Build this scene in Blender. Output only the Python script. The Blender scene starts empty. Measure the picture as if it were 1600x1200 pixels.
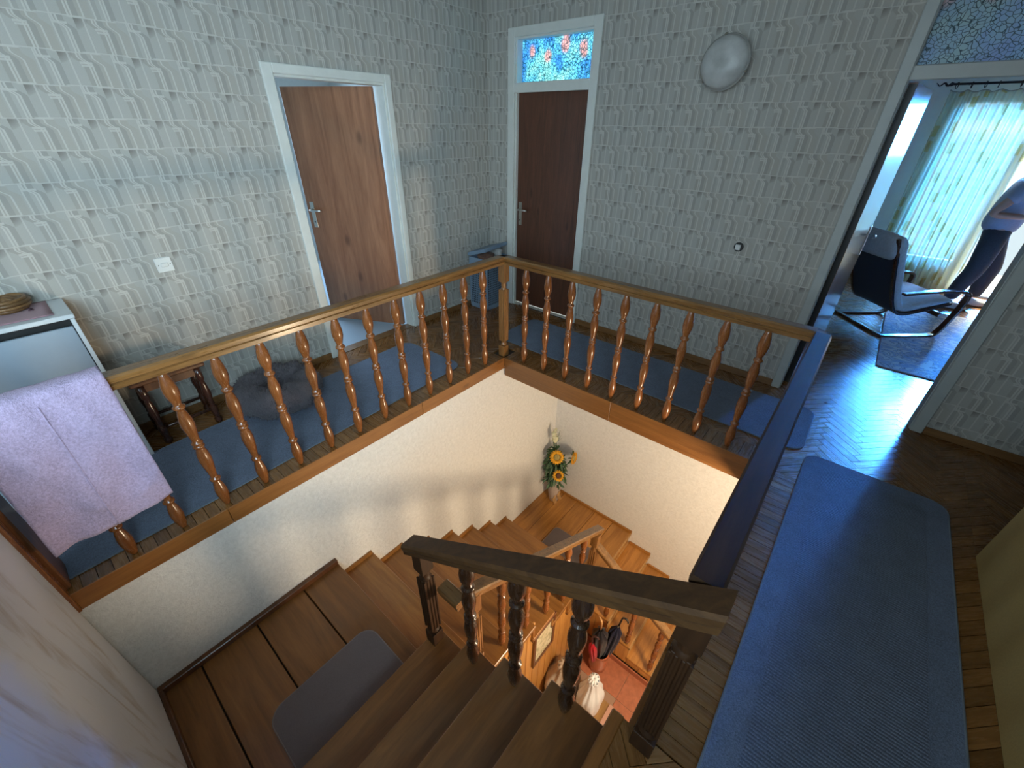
import bpy, bmesh, math, random
from mathutils import Vector, Matrix
random.seed(7)
SC = bpy.context.scene
COL = SC.collection
R = math.radians

# ------------------------------------------------------------------ camera
cam_d = bpy.data.cameras.new('camera'); cam = bpy.data.objects.new('camera', cam_d); COL.objects.link(cam)
CP = Vector((3.2573, -3.5068, 1.7477)); YAW, PITCH, ROLL, FPX = 0.6929, 0.5597, 0.0122, 643.38
fw = Vector((-math.sin(YAW)*math.cos(PITCH), math.cos(YAW)*math.cos(PITCH), -math.sin(PITCH)))
rt = Vector((math.cos(YAW), math.sin(YAW), 0)); up = rt.cross(fw)
r2 = math.cos(ROLL)*rt + math.sin(ROLL)*up; u2 = -math.sin(ROLL)*rt + math.cos(ROLL)*up
M = Matrix((r2, u2, -fw)).transposed().to_4x4(); M.translation = CP
cam.matrix_world = M
cam_d.sensor_fit = 'HORIZONTAL'; cam_d.sensor_width = 36.0; cam_d.lens = FPX*36/1600
cam_d.clip_start = 0.05; cam_d.clip_end = 200
SC.camera = cam

# ------------------------------------------------------------------ world, lights, exposure
SC.view_settings.view_transform = 'Standard'; SC.view_settings.look = 'None'
SC.view_settings.exposure = 0.0; SC.view_settings.gamma = 1.0
try: SC.view_settings.use_curve_mapping = False
except Exception: pass
w = bpy.data.worlds.new('sky'); SC.world = w; w.use_nodes = True
bg = w.node_tree.nodes['Background']; bg.inputs[0].default_value = (0.78, 0.94, 1.0, 1); bg.inputs[1].default_value = 0.95

def area(name, loc, target, sx, sy, power, col, spread=180):
    l = bpy.data.lights.new(name, 'AREA'); l.shape = 'RECTANGLE'; l.size = sx; l.size_y = sy
    l.energy = power; l.color = col; l.spread = R(spread)
    o = bpy.data.objects.new(name, l); COL.objects.link(o); o.location = loc
    d = Vector(target)-Vector(loc); o.rotation_euler = d.to_track_quat('-Z', 'Z').to_euler()
    return o
SKY = (0.50, 0.74, 1.0)
# daylight by the room openings, seen and unseen, with added fill and transom light
area('balcony_daylight', (4.78, 6.6, 2.3), (3.6, -0.6, 0.0), 1.0, 2.0, 400, (0.06, 0.33, 1.0), 50)
area('balcony_sky_fill', (4.3, 6.6, 5.2), (4.0, 2.0, 0.3), 3.0, 2.0, 4000, (1.0, 0.98, 0.80))
area('unseen_side_window_daylight', (4.215, -4.25, 1.80), (0, -2.35, 1.25), 1.7, 1.1, 70, (0.62, 0.84, 1.0), 115)  # daylight of an unseen window, moved and narrowed to shape the light
area('hall_window_daylight', (2.6, -5.92, 1.75), (2.2, 0, 0.6), 2.6, 1.3, 62, (0.66, 0.86, 1.0))
area('bedroom_window_daylight', (-2.9, -1.6, 1.6), (0, -1.6, 1.2), 1.4, 1.3, 90, SKY)
area('transom_backlight', (0.8, 1.6, 2.25), (0.8, 0, 2.2), 1.2, 0.7, 130, (0.80, 0.93, 1.0))  # added lamp close behind the transom pane; no window is built there
# ground floor ceiling lamp
lp = bpy.data.lights.new('ground_floor_lamp_light', 'POINT'); lp.energy = 205; lp.color = (1.0, 0.79, 0.54); lp.shadow_soft_size = 0.22
lo = bpy.data.objects.new('ground_floor_lamp_light', lp); COL.objects.link(lo); lo.location = (3.95, -1.75, -0.75)

# ------------------------------------------------------------------ node helpers
class E:
    """small expression wrapper round shader math nodes"""
    def __init__(s, nt, sock): s.nt, s.s = nt, sock
    def _m(s, op, *a):
        n = s.nt.nodes.new('ShaderNodeMath'); n.operation = op
        for i, v in enumerate((s,)+a):
            if isinstance(v, E): s.nt.links.new(v.s, n.inputs[i])
            else: n.inputs[i].default_value = v
        return E(s.nt, n.outputs[0])
    def __add__(s, o): return s._m('ADD', o)
    def __sub__(s, o): return s._m('SUBTRACT', o)
    def __mul__(s, o): return s._m('MULTIPLY', o)
    def __truediv__(s, o): return s._m('DIVIDE', o)
    def fract(s): return s._m('FRACT')
    def floor(s): return s._m('FLOOR')
    def abs(s): return s._m('ABSOLUTE')
    def max(s, o): return s._m('MAXIMUM', o)
    def min(s, o): return s._m('MINIMUM', o)
    def mod(s, o): return s._m('FLOORED_MODULO', o)
    def sqrt(s): return s._m('SQRT')
    def gt(s, o): return s._m('GREATER_THAN', o)
    def lt(s, o): return s._m('LESS_THAN', o)
    def inv(s): return (s*-1.0)+1.0
    def ss(s, a, b, c=0.0, d=1.0):
        n = s.nt.nodes.new('ShaderNodeMapRange'); n.interpolation_type = 'SMOOTHSTEP'
        s.nt.links.new(s.s, n.inputs[0])
        for i, v in enumerate((a, b, c, d)): n.inputs[i+1].default_value = v
        return E(s.nt, n.outputs[0])

def mat(name):
    m = bpy.data.materials.new(name); m.use_nodes = True
    nt = m.node_tree; b = nt.nodes['Principled BSDF']
    return m, nt, b
def node(nt, t, **k):
    n = nt.nodes.new(t)
    for a, v in k.items(): setattr(n, a, v)
    return n
def mix(nt, f, a, b, mode='MIX'):
    n = node(nt, 'ShaderNodeMix', data_type='RGBA', blend_type=mode)
    for idx, v in ((0, f), (6, a), (7, b)):
        if isinstance(v, E): nt.links.new(v.s, n.inputs[idx])
        elif hasattr(v, 'is_output'): nt.links.new(v, n.inputs[idx])
        elif isinstance(v, (int, float)): n.inputs[idx].default_value = v
        else: n.inputs[idx].default_value = (*v, 1)
    return n.outputs[2]
def coords(nt, kind='Object', scale=(1, 1, 1), rnd=False):
    tc = node(nt, 'ShaderNodeTexCoord'); mp = node(nt, 'ShaderNodeMapping')
    mp.inputs['Scale'].default_value = scale
    nt.links.new(tc.outputs[kind], mp.inputs[0])
    if rnd:
        oi = node(nt, 'ShaderNodeObjectInfo'); ge = node(nt, 'ShaderNodeNewGeometry')
        e = (E(nt, oi.outputs['Random']) + E(nt, ge.outputs['Random Per Island'])) * 37.0
        cb = node(nt, 'ShaderNodeCombineXYZ')
        for i in range(3): nt.links.new(e.s, cb.inputs[i])
        nt.links.new(cb.outputs[0], mp.inputs['Location'])
    return mp.outputs[0]
def noise(nt, vec, scale, detail=4, rough=0.6, dist=0.0):
    n = node(nt, 'ShaderNodeTexNoise'); n.inputs['Scale'].default_value = scale
    n.inputs['Detail'].default_value = detail; n.inputs['Roughness'].default_value = rough
    n.inputs['Distortion'].default_value = dist
    nt.links.new(vec, n.inputs['Vector']); return E(nt, n.outputs['Fac'])
def ramp(nt, fac, stops):
    r = node(nt, 'ShaderNodeValToRGB'); el = r.color_ramp.elements
    while len(el) < len(stops): el.new(0.5)
    for e, (p, c) in zip(el, stops): e.position = p; e.color = (*c, 1)
    nt.links.new(fac.s, r.inputs[0]); return r.outputs[0]
def bump(nt, b, h, strength=0.3, dist=0.01):
    n = node(nt, 'ShaderNodeBump'); n.inputs['Strength'].default_value = strength; n.inputs['Distance'].default_value = dist
    nt.links.new(h.s if isinstance(h, E) else h, n.inputs['Height']); nt.links.new(n.outputs[0], b.inputs['Normal'])

def plain(name, col, rough=0.5, metal=0.0, nz=0.0, nscale=60, bmp=0.0, coat=0.0, trans=0.0):
    m, nt, b = mat(name); b.inputs['Base Color'].default_value = (*col, 1)
    b.inputs['Roughness'].default_value = rough; b.inputs['Metallic'].default_value = metal
    b.inputs['Coat Weight'].default_value = coat
    if trans: b.inputs['Transmission Weight'].default_value = trans
    v = coords(nt); n = noise(nt, v, nscale, 5)
    if nz:
        c = ramp(nt, n, [(0.25, tuple(x*(1-nz) for x in col)), (0.75, tuple(min(1, x*(1+nz)) for x in col))])
        nt.links.new(c, b.inputs['Base Color'])
    if bmp: bump(nt, b, n, bmp)
    return m
def wood(name, dark, light, axis='X', rough=0.35, gs=1.0, coat=0.2, rnd=True, kind='Object', var=0.25, bmp=0.08):
    m, nt, b = mat(name)
    st = {'X': (1.2, 14, 14), 'Y': (14, 1.2, 14), 'Z': (14, 14, 1.2)}[axis]
    v = coords(nt, kind, tuple(s*gs for s in st), rnd)
    n1 = noise(nt, v, 1.6, 6, 0.62, 0.9); v2 = coords(nt, kind, tuple(s*gs*4 for s in st), rnd); n2 = noise(nt, v2, 2.2, 3, 0.7)
    f = n1*0.72 + n2*0.28
    c = ramp(nt, f, [(0.3, dark), (0.5, tuple((a+c_)/2 for a, c_ in zip(dark, light))), (0.68, light)])
    # knots
    vk = coords(nt, kind, tuple(s*gs*0.28+1.5 for s in st), rnd); vo = node(nt, 'ShaderNodeTexVoronoi'); vo.inputs['Scale'].default_value = 1.1
    nt.links.new(vk, vo.inputs['Vector']); k = E(nt, vo.outputs['Distance']).ss(0.03, 0.14, 1.0, 0.0)
    c = mix(nt, k*0.55, c, tuple(x*0.35 for x in dark))
    if rnd:
        oi = node(nt, 'ShaderNodeObjectInfo'); ge = node(nt, 'ShaderNodeNewGeometry')
        rv = (E(nt, oi.outputs['Random']) + E(nt, ge.outputs['Random Per Island'])).fract()
        hs = node(nt, 'ShaderNodeHueSaturation'); val = rv*(2*var) + (1-var)
        nt.links.new(val.s, hs.inputs['Value']); nt.links.new(c, hs.inputs['Color']); c = hs.outputs[0]
    nt.links.new(c, b.inputs['Base Color'])
    rr = n2*0.2 + (rough-0.1); nt.links.new(rr.s, b.inputs['Roughness'])
    b.inputs['Coat Weight'].default_value = coat; b.inputs['Coat Roughness'].default_value = 0.12
    if name.startswith('dark_oak'): b.inputs['Specular IOR Level'].default_value = 0.25  # oak copies darkened for shade also reflect less
    if bmp: bump(nt, b, f, bmp, 0.004)
    return m

def wallpaper(name, axis, phase, tint=(1, 1, 1)):
    m, nt, b = mat(name)
    tc = node(nt, 'ShaderNodeTexCoord'); sp = node(nt, 'ShaderNodeSeparateXYZ'); nt.links.new(tc.outputs['Object'], sp.inputs[0])
    x = E(nt, sp.outputs[axis]); z = E(nt, sp.outputs[2])
    P, H = 0.285, 0.2735
    u = (x-phase)/P; v = (z-2.03)/H*2.0
    row = v.floor(); t = v.fract(); par = row.mod(2.0)
    uu = u + par*0.40
    j = t.ss(0.62, 0.88)                       # every upright jogs sideways near the top of its row
    us = uu + j*0.115
    def line(q, o, wd=0.0075):
        return ((q-o+0.5).fract()-0.5).abs().ss(wd, wd*2.4, 1.0, 0.0)
    def band(q, o, wd):
        return ((q-o+0.5).fract()-0.5).abs().ss(wd*0.85, wd, 1.0, 0.0)
    L = line(us, 0.0)
    for o in (0.045, 0.50, 0.545, 0.70): L = L.max(line(us, o))
    for o in (0.27, 0.86): L = L.max(line(uu, o)*0.8)
    def hseg(o, wd, t0, th=0.045):
        d_ = ((t-t0+0.5).fract()-0.5).abs().ss(th*0.4, th, 1.0, 0.0)
        return d_*band(uu, o, wd)
    L = L.max(hseg(0.40, 0.34, 0.0)).max(hseg(0.95, 0.10, 0.80, 0.05)).max(hseg(0.47, 0.09, 0.70, 0.05)).max(hseg(0.47, 0.08, 0.62, 0.04))
    Bn = band(us, 0.095, 0.042).max(band(us, 0.595, 0.045)*0.9).max(band(us, 0.455, 0.035)*0.6).max(band(uu, 0.90, 0.035)*0.6)
    du = ((uu-0.15+0.5).fract()-0.5)*P; dv = (t-0.985)*(H/2)
    rad = (du*du*0.65+dv*dv*0.9+du*dv*-0.5).sqrt()
    Cc = rad.ss(0.040, 0.047, 1.0, 0.0)*rad.ss(0.0, 0.052, 1.0, 0.15)*du.gt(-0.002)*dv.lt(0.0)
    vec = coords(nt, 'Object'); n = noise(nt, vec, 420, 2, 0.7); nl = noise(nt, vec, 2.2, 3)
    base = tuple(a*b_ for a, b_ in zip((0.400, 0.392, 0.360), tint))
    bei = tuple(a*b_ for a, b_ in zip((0.375, 0.350, 0.305), tint))
    c = mix(nt, band(us, 0.62, 0.22)*nl, base, bei)
    c = mix(nt, Bn*(n*0.8+0.25), c, tuple(a*0.72 for a in base))
    c = mix(nt, Cc*0.85, c, tuple(a*0.45 for a in bei))
    c = mix(nt, L*0.7, c, tuple(a*1.38 for a in base))
    sc = node(nt, 'ShaderNodeHueSaturation'); nt.links.new(c, sc.inputs['Color']); nt.links.new((n*0.26+0.87).s, sc.inputs['Value'])
    nt.links.new(sc.outputs[0], b.inputs['Base Color'])
    b.inputs['Roughness'].default_value = 0.72; b.inputs['Specular IOR Level'].default_value = 0.3
    bump(nt, b, L*0.7 + n*0.25 - Bn*0.3, 0.35, 0.003)
    return m

# ------------------------------------------------------------------ mesh helpers
class MB:
    def __init__(s): s.v = []; s.f = []; s.sm = []; s.uv = []
    def add(s, vs, fs, smooth=False, uvs=None):
        o = len(s.v); s.v += [tuple(p) for p in vs]; s.f += [tuple(i+o for i in f) for f in fs]; s.sm += [smooth]*len(fs)
        s.uv += (uvs if uvs else [(0, 0)]*len(vs)); return s
    def box(s, x0, y0, z0, x1, y1, z1):
        x0, x1 = sorted((x0, x1)); y0, y1 = sorted((y0, y1)); z0, z1 = sorted((z0, z1))
        return s.add([(x0,y0,z0),(x1,y0,z0),(x1,y1,z0),(x0,y1,z0),(x0,y0,z1),(x1,y0,z1),(x1,y1,z1),(x0,y1,z1)],
                     [(0,3,2,1),(4,5,6,7),(0,1,5,4),(1,2,6,5),(2,3,7,6),(3,0,4,7)])
    def prism(s, poly, z0, z1, T=None, smooth=False):
        n = len(poly); vs = [(x, y, z0) for x, y in poly]+[(x, y, z1) for x, y in poly]
        if T: vs = [T @ Vector(p) for p in vs]
        s.add(vs, [tuple(reversed(range(n))), tuple(range(n, 2*n))]); 
        o = len(s.v)-2*n
        for i in range(n):
            j = (i+1) % n; s.f.append((o+i, o+j, o+n+j, o+n+i)); s.sm.append(smooth)
        return s
    def lathe(s, prof, c=(0, 0, 0), n=16, T=None, ax='Z'):
        vs = []
        for r, z in prof:
            for k in range(n):
                a = 2*math.pi*k/n; p = Vector((r*math.cos(a), r*math.sin(a), z))
                if T: p = T @ p
                vs.append(p+Vector(c))
        fs = [(i*n+k, i*n+(k+1) % n, (i+1)*n+(k+1) % n, (i+1)*n+k) for i in range(len(prof)-1) for k in range(n)]
        fs.append(tuple(reversed(range(n)))); fs.append(tuple(range((len(prof)-1)*n, len(prof)*n)))
        s.add(vs, fs, True); s.sm[-1] = s.sm[-2] = False; return s
    def tube(s, pts, r, n=8, closed=False):
        pts = [Vector(p) for p in pts]; m_ = len(pts); vs = []
        rr = r if isinstance(r, (list, tuple)) else [r]*m_
        prev = None
        for i, p in enumerate(pts):
            if closed: t = pts[(i+1) % m_]-pts[i-1]
            else: t = pts[min(i+1, m_-1)]-pts[max(i-1, 0)]
            t.normalize()
            a = prev if prev is not None else (Vector((0, 0, 1)) if abs(t.z) < .9 else Vector((1, 0, 0)))
            a = a-t*a.dot(t)
            if a.length < 1e-5: a = t.orthogonal()
            a.normalize(); b_ = t.cross(a); prev = a
            for k in range(n):
                an = 2*math.pi*k/n; vs.append(p+(a*math.cos(an)+b_*math.sin(an))*rr[i])
        e = m_ if closed else m_-1
        fs = [(i*n+k, i*n+(k+1) % n, ((i+1) % m_)*n+(k+1) % n, ((i+1) % m_)*n+k) for i in range(e) for k in range(n)]
        if not closed: fs += [tuple(reversed(range(n))), tuple(range((m_-1)*n, m_*n))]
        return s.add(vs, fs, True)
    def sweep(s, prof, p0, p1, m0=0.0, m1=0.0):
        """profile (lateral, vertical) from p0 to p1; m0/m1 shear the ends for mitres"""
        p0, p1 = Vector(p0), Vector(p1); d = p1-p0; h = Vector((d.x, d.y, 0)).normalized(); lat = Vector((h.y, -h.x, 0))
        d3 = d.normalized(); vs = []
        for p, mm in ((p0, m0), (p1, m1)):
            for a, b_ in prof: vs.append(p+lat*a+Vector((0, 0, b_))+d3*(mm*a))
        n = len(prof)
        fs = [(i, (i+1) % n, n+(i+1) % n, n+i) for i in range(n)]+[tuple(reversed(range(n))), tuple(range(n, 2*n))]
        return s.add(vs, fs)
    def grid(s, fn, nu, nv, smooth=True, wrap=False):
        vs = [fn(i/(nu-1 if not wrap else nu), j/(nv-1)) for j in range(nv) for i in range(nu)]
        e = nu if wrap else nu-1
        fs = [(j*nu+i, j*nu+(i+1) % nu, (j+1)*nu+(i+1) % nu, (j+1)*nu+i) for j in range(nv-1) for i in range(e)]
        return s.add(vs, fs, smooth)
    def build(s, name, m, parent=None, bevel=0.0, solid=0.0, fix=True, segs=1):
        me = bpy.data.meshes.new(name); me.from_pydata([tuple(p) for p in s.v], [], s.f)
        for p, k in zip(me.polygons, s.sm): p.use_smooth = k
        if any(u != (0, 0) for u in s.uv):
            ul = me.uv_layers.new(name='uv')
            for l in me.loops: ul.data[l.index].uv = s.uv[l.vertex_index]
        bm = bmesh.new(); bm.from_mesh(me)
        if fix: bmesh.ops.recalc_face_normals(bm, faces=bm.faces)
        if bevel:
            es = [e for e in bm.edges if len(e.link_faces) == 2 and e.calc_face_angle(0) > 0.6]
            bmesh.ops.bevel(bm, geom=es, offset=bevel, segments=segs, affect='EDGES', clamp_overlap=True)
        bm.to_mesh(me); bm.free()
        me.materials.append(m)
        o = bpy.data.objects.new(name, me); COL.objects.link(o)
        if parent: o.parent = parent
        if solid:
            md = o.modifiers.new('thick', 'SOLIDIFY'); md.thickness = solid; md.offset = 0
        return o

def tag(o, label=None, cat=None, group=None, kind=None):
    for k, v in (('label', label), ('category', cat), ('group', group), ('kind', kind)):
        if v: o[k] = v
    return o
def thing(name, label, cat, loc=(0, 0, 0), rz=0.0, group=None):
    o = bpy.data.objects.new(name, None); COL.objects.link(o); o.location = loc; o.rotation_euler = (0, 0, rz); o.empty_display_size = 0.05
    return tag(o, label, cat, group)
def struct(name, loc=(0, 0, 0)):
    o = bpy.data.objects.new(name, None); COL.objects.link(o); o.location = loc; o.empty_display_size = 0.05; o['kind'] = 'structure'; return o
def S(o): o['kind'] = 'structure'; return o
def bx(name, m, a, b_, parent=None, bevel=0.0): return MB().box(*a, *b_).build(name, m, parent, bevel)
def copy_part(o, parent, loc=None):
    c = o.copy(); COL.objects.link(c); c.parent = parent
    if loc is not None: c.location = loc
    return c
def rrect(x0, y0, x1, y1, r, n=6):
    pts = []
    for cx, cy, a0 in ((x1-r, y1-r, 0), (x0+r, y1-r, 90), (x0+r, y0+r, 180), (x1-r, y0+r, 270)):
        for k in range(n+1):
            a = R(a0+90*k/n); pts.append((cx+r*math.cos(a), cy+r*math.sin(a)))
    return pts

# ------------------------------------------------------------------ materials
WP_A = wallpaper('wallpaper_left', 1, -2.92)
WP_B = wallpaper('wallpaper_back', 0, 1.25)
M_wall = plain('painted_wall', (0.62, 0.63, 0.60), 0.8, nz=0.04, nscale=30, bmp=0.05)
M_living = plain('living_wall', (0.78, 0.79, 0.70), 0.8, nz=0.04, nscale=8, bmp=0.05)
M_ceil = plain('ceiling_paint', (0.42, 0.40, 0.36), 0.9, bmp=0.05)
M_gold = plain('ochre_wall_paint', (0.33, 0.21, 0.065), 0.75, nz=0.12, nscale=120, bmp=0.1)
def plaster():
    m, nt, b = mat('rough_white_plaster'); v = coords(nt)
    n1 = noise(nt, v, 38, 6, 0.7, 0.5); n2 = noise(nt, v, 110, 3)
    nt.links.new(ramp(nt, n1, [(0.3, (0.66, 0.64, 0.60)), (0.62, (0.78, 0.76, 0.72))]), b.inputs['Base Color'])
    b.inputs['Roughness'].default_value = 0.9; bump(nt, b, n1+n2*0.5, 0.6, 0.012); return m
M_plaster = plaster()
def marble():
    m, nt, b = mat('marbled_wallpaper')
    v = coords(nt, 'Object', (5.5, 5.5, 1.1)); n1 = noise(nt, v, 1.0, 6, 0.6, 1.3)
    v2 = coords(nt, 'Object', (26, 26, 4)); n2 = noise(nt, v2, 1.0, 5, 0.65, 0.6)
    f = n1*0.75+n2*0.25
    nt.links.new(ramp(nt, f, [(0.30, (0.38, 0.28, 0.21)), (0.40, (0.48, 0.45, 0.43)), (0.50, (0.60, 0.61, 0.64))]), b.inputs['Base Color'])
    b.inputs['Roughness'].default_value = 0.55; bump(nt, b, f, 0.15, 0.004); return m
M_marble = marble()
M_white = plain('white_lacquer_trim', (0.66, 0.68, 0.64), 0.45, nz=0.05, nscale=14)
M_trim3 = plain('shaded_white_casing', (0.40, 0.43, 0.42), 0.45, nz=0.05, nscale=14)  # trim white greyed: shading on the living room casing put into the colour
M_cab = plain('white_cabinet_board', (0.62, 0.66, 0.68), 0.35, nz=0.03, nscale=20)
M_front = plain('pale_blue_cabinet_front', (0.30, 0.37, 0.44), 0.35, nz=0.03, nscale=20)
M_rail_x = wood('oak_rail_x', (0.085, 0.036, 0.010), (0.29, 0.145, 0.045), 'X', 0.3, 1.0, 0.35, var=0.1)
M_rail_y = wood('oak_rail_y', (0.085, 0.036, 0.010), (0.29, 0.145, 0.045), 'Y', 0.3, 1.0, 0.35, var=0.1)
M_balu = wood('turned_cherry_wood', (0.14, 0.042, 0.010), (0.27, 0.095, 0.026), 'Z', 0.26, 1.2, 0.5, var=0.15, bmp=0.0)
M_newel = wood('newel_oak', (0.10, 0.040, 0.010), (0.32, 0.15, 0.045), 'Z', 0.3, 1.0, 0.4, var=0.12)
M_fascia = wood('fascia_board_y', (0.16, 0.058, 0.013), (0.30, 0.125, 0.032), 'Y', 0.4, 0.8, 0.2, var=0.2)
M_fascia_x = wood('fascia_board_x', (0.16, 0.058, 0.013), (0.30, 0.125, 0.032), 'X', 0.4, 0.8, 0.2, var=0.2)
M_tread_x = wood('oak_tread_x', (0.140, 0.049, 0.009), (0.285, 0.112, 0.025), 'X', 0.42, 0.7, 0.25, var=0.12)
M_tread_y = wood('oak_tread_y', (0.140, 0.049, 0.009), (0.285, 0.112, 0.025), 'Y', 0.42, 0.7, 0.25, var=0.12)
M_mid_x = wood('oak_tread_mid_lit', (0.18, 0.068, 0.014), (0.37, 0.165, 0.040), 'X', 0.36, 0.7, 0.25, var=0.1)  # same oak as the upper treads, lightened downwards to carry the lamplight
M_low_x = wood('oak_tread_low_lit_x', (0.25, 0.092, 0.016), (0.54, 0.245, 0.055), 'X', 0.34, 0.7, 0.25, var=0.12)
M_low_y = wood('oak_tread_low_lit_y', (0.25, 0.092, 0.016), (0.54, 0.245, 0.055), 'Y', 0.34, 0.7, 0.25, var=0.12)
M_nose = wood('tread_nosing', (0.30, 0.15, 0.05), (0.52, 0.30, 0.11), 'X', 0.35, 0.7, 0.25, var=0.1)
M_parquet = wood('herringbone_oak', (0.130, 0.052, 0.013), (0.29, 0.132, 0.038), 'X', 0.27, 0.9, 0.15, kind='UV', var=0.2, bmp=0.03)
M_parq_bed = plain('floor_joint_dark', (0.030, 0.018, 0.010), 0.8)
M_darkwood = wood('dark_stained_wood', (0.055, 0.018, 0.006), (0.17, 0.060, 0.018), 'Z', 0.4, 0.8, 0.2, var=0.1)
M_basewood = wood('baseboard_oak', (0.12, 0.055, 0.018), (0.28, 0.14, 0.05), 'X', 0.4, 0.8, 0.2, var=0.1)
M_doorA = wood('walnut_door_veneer', (0.185, 0.070, 0.032), (0.40, 0.180, 0.090), 'Z', 0.42, 0.5, 0.15, rnd=False)
M_doorB = wood('mahogany_door_veneer', (0.055, 0.020, 0.010), (0.145, 0.052, 0.026), 'Z', 0.38, 1.1, 0.15, rnd=False)
M_doorL = wood('lacquered_living_door', (0.20, 0.09, 0.045), (0.36, 0.18, 0.10), 'Z', 0.22, 0.6, 0.6, rnd=False)
M_panel = wood('pine_panelling', (0.40, 0.16, 0.035), (0.66, 0.33, 0.09), 'Z', 0.38, 0.7, 0.25, var=0.12)
M_chrome = plain('satin_nickel', (0.55, 0.53, 0.48), 0.28, 1.0)
M_black = plain('black_plastic', (0.012, 0.012, 0.012), 0.4)
M_terra = plain('terracotta_tile', (0.42, 0.145, 0.075), 0.35, nz=0.25, nscale=18, bmp=0.06)
M_grout = plain('tile_grout', (0.36, 0.22, 0.15), 0.85)

def fabric(name, col, var=0.35, scale=260, bmp=0.6, ribs=0.0, ribaxis=1):
    m, nt, b = mat(name); v = coords(nt); n = noise(nt, v, scale, 3, 0.75); n2 = noise(nt, v, 9, 3)
    c = ramp(nt, n*0.8+n2*0.2, [(0.3, tuple(x*(1-var) for x in col)), (0.7, tuple(min(1, x*(1+var)) for x in col))])
    h = n
    if ribs:
        sp = node(nt, 'ShaderNodeSeparateXYZ'); nt.links.new(v, sp.inputs[0])
        y = E(nt, sp.outputs[ribaxis])
        rb = ((y*ribs + (n-0.5)*0.9).fract()-0.5).abs()*2.0
        c = mix(nt, rb.ss(0.1, 0.6, 0.45, 0.0), c, tuple(x*0.30 for x in col)); h = n*0.3+rb
    nt.links.new(c, b.inputs['Base Color']); b.inputs['Roughness'].default_value = 0.95
    b.inputs['Specular IOR Level'].default_value = 0.15; b.inputs['Sheen Weight'].default_value = 0.15
    bump(nt, b, h, bmp, 0.006); return m
M_rug = fabric('blue_grey_carpet', (0.135, 0.170, 0.245), 0.5, 190)
M_rugrib = fabric('ribbed_blue_grey_carpet', (0.142, 0.178, 0.255), 0.5, 190, ribs=80.0)
M_rugedge = fabric('carpet_binding', (0.17, 0.20, 0.24), 0.2)
M_mat = fabric('taupe_mat', (0.170, 0.135, 0.130), 0.12, 200, 0.25)
M_matedge = fabric('taupe_binding', (0.26, 0.20, 0.18), 0.12)
M_towel = fabric('pink_terry', (0.47, 0.38, 0.55), 0.3, 110, 1.0)
M_plush = fabric('grey_plush', (0.12, 0.108, 0.122), 0.45, 150, 1.0)
M_pinkcloth = fabric('pink_cloth', (0.40, 0.24, 0.27), 0.1, 300, 0.3)
M_print = plain('dark_floral_print', (0.10, 0.045, 0.06), 0.9)
M_wicker = wood('brown_wicker', (0.10, 0.045, 0.015), (0.28, 0.15, 0.055), 'X', 0.5, 3.0, 0.1)
M_hamper = plain('blue_grey_plastic', (0.22, 0.31, 0.42), 0.4)
M_hampin = plain('hamper_inside', (0.012, 0.02, 0.035), 0.7)
M_laundry = fabric('brown_laundry', (0.20, 0.11, 0.08), 0.3, 60)
M_laundry2 = fabric('pale_laundry', (0.5, 0.5, 0.48), 0.2, 60)
M_seat = fabric('grey_beige_upholstery', (0.42, 0.39, 0.36), 0.14, 45, 0.4)
M_chairback = fabric('black_chair_shell', (0.012, 0.010, 0.014), 0.3, 200, 0.3)
M_bentdark = wood('dark_bentwood', (0.035, 0.012, 0.006), (0.10, 0.035, 0.018), 'X', 0.25, 1.0, 0.5, rnd=False)
M_shirt = fabric('grey_blue_tshirt', (0.30, 0.33, 0.42), 0.1, 90, 0.3)
M_trous = fabric('dark_trousers', (0.045, 0.050, 0.062), 0.25, 120, 0.3)
M_skin = plain('skin', (0.42, 0.24, 0.17), 0.55, nz=0.06, nscale=30)
M_hair = fabric('short_dark_hair', (0.03, 0.022, 0.018), 0.3, 180)
M_shoe = plain('white_shoe', (0.5, 0.5, 0.5), 0.6); M_sole = plain('brown_sole', (0.12, 0.06, 0.03), 0.7)
M_iron = plain('dark_iron', (0.02, 0.015, 0.02), 0.45, 0.3)
M_frost = plain('frosted_glass_bowl', (0.46, 0.47, 0.46), 0.35, nz=0.25, nscale=9)
M_lampbase = plain('lamp_base_grey', (0.36, 0.36, 0.34), 0.4)
M_switch = plain('white_switch_plastic', (0.66, 0.68, 0.66), 0.35)

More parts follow.
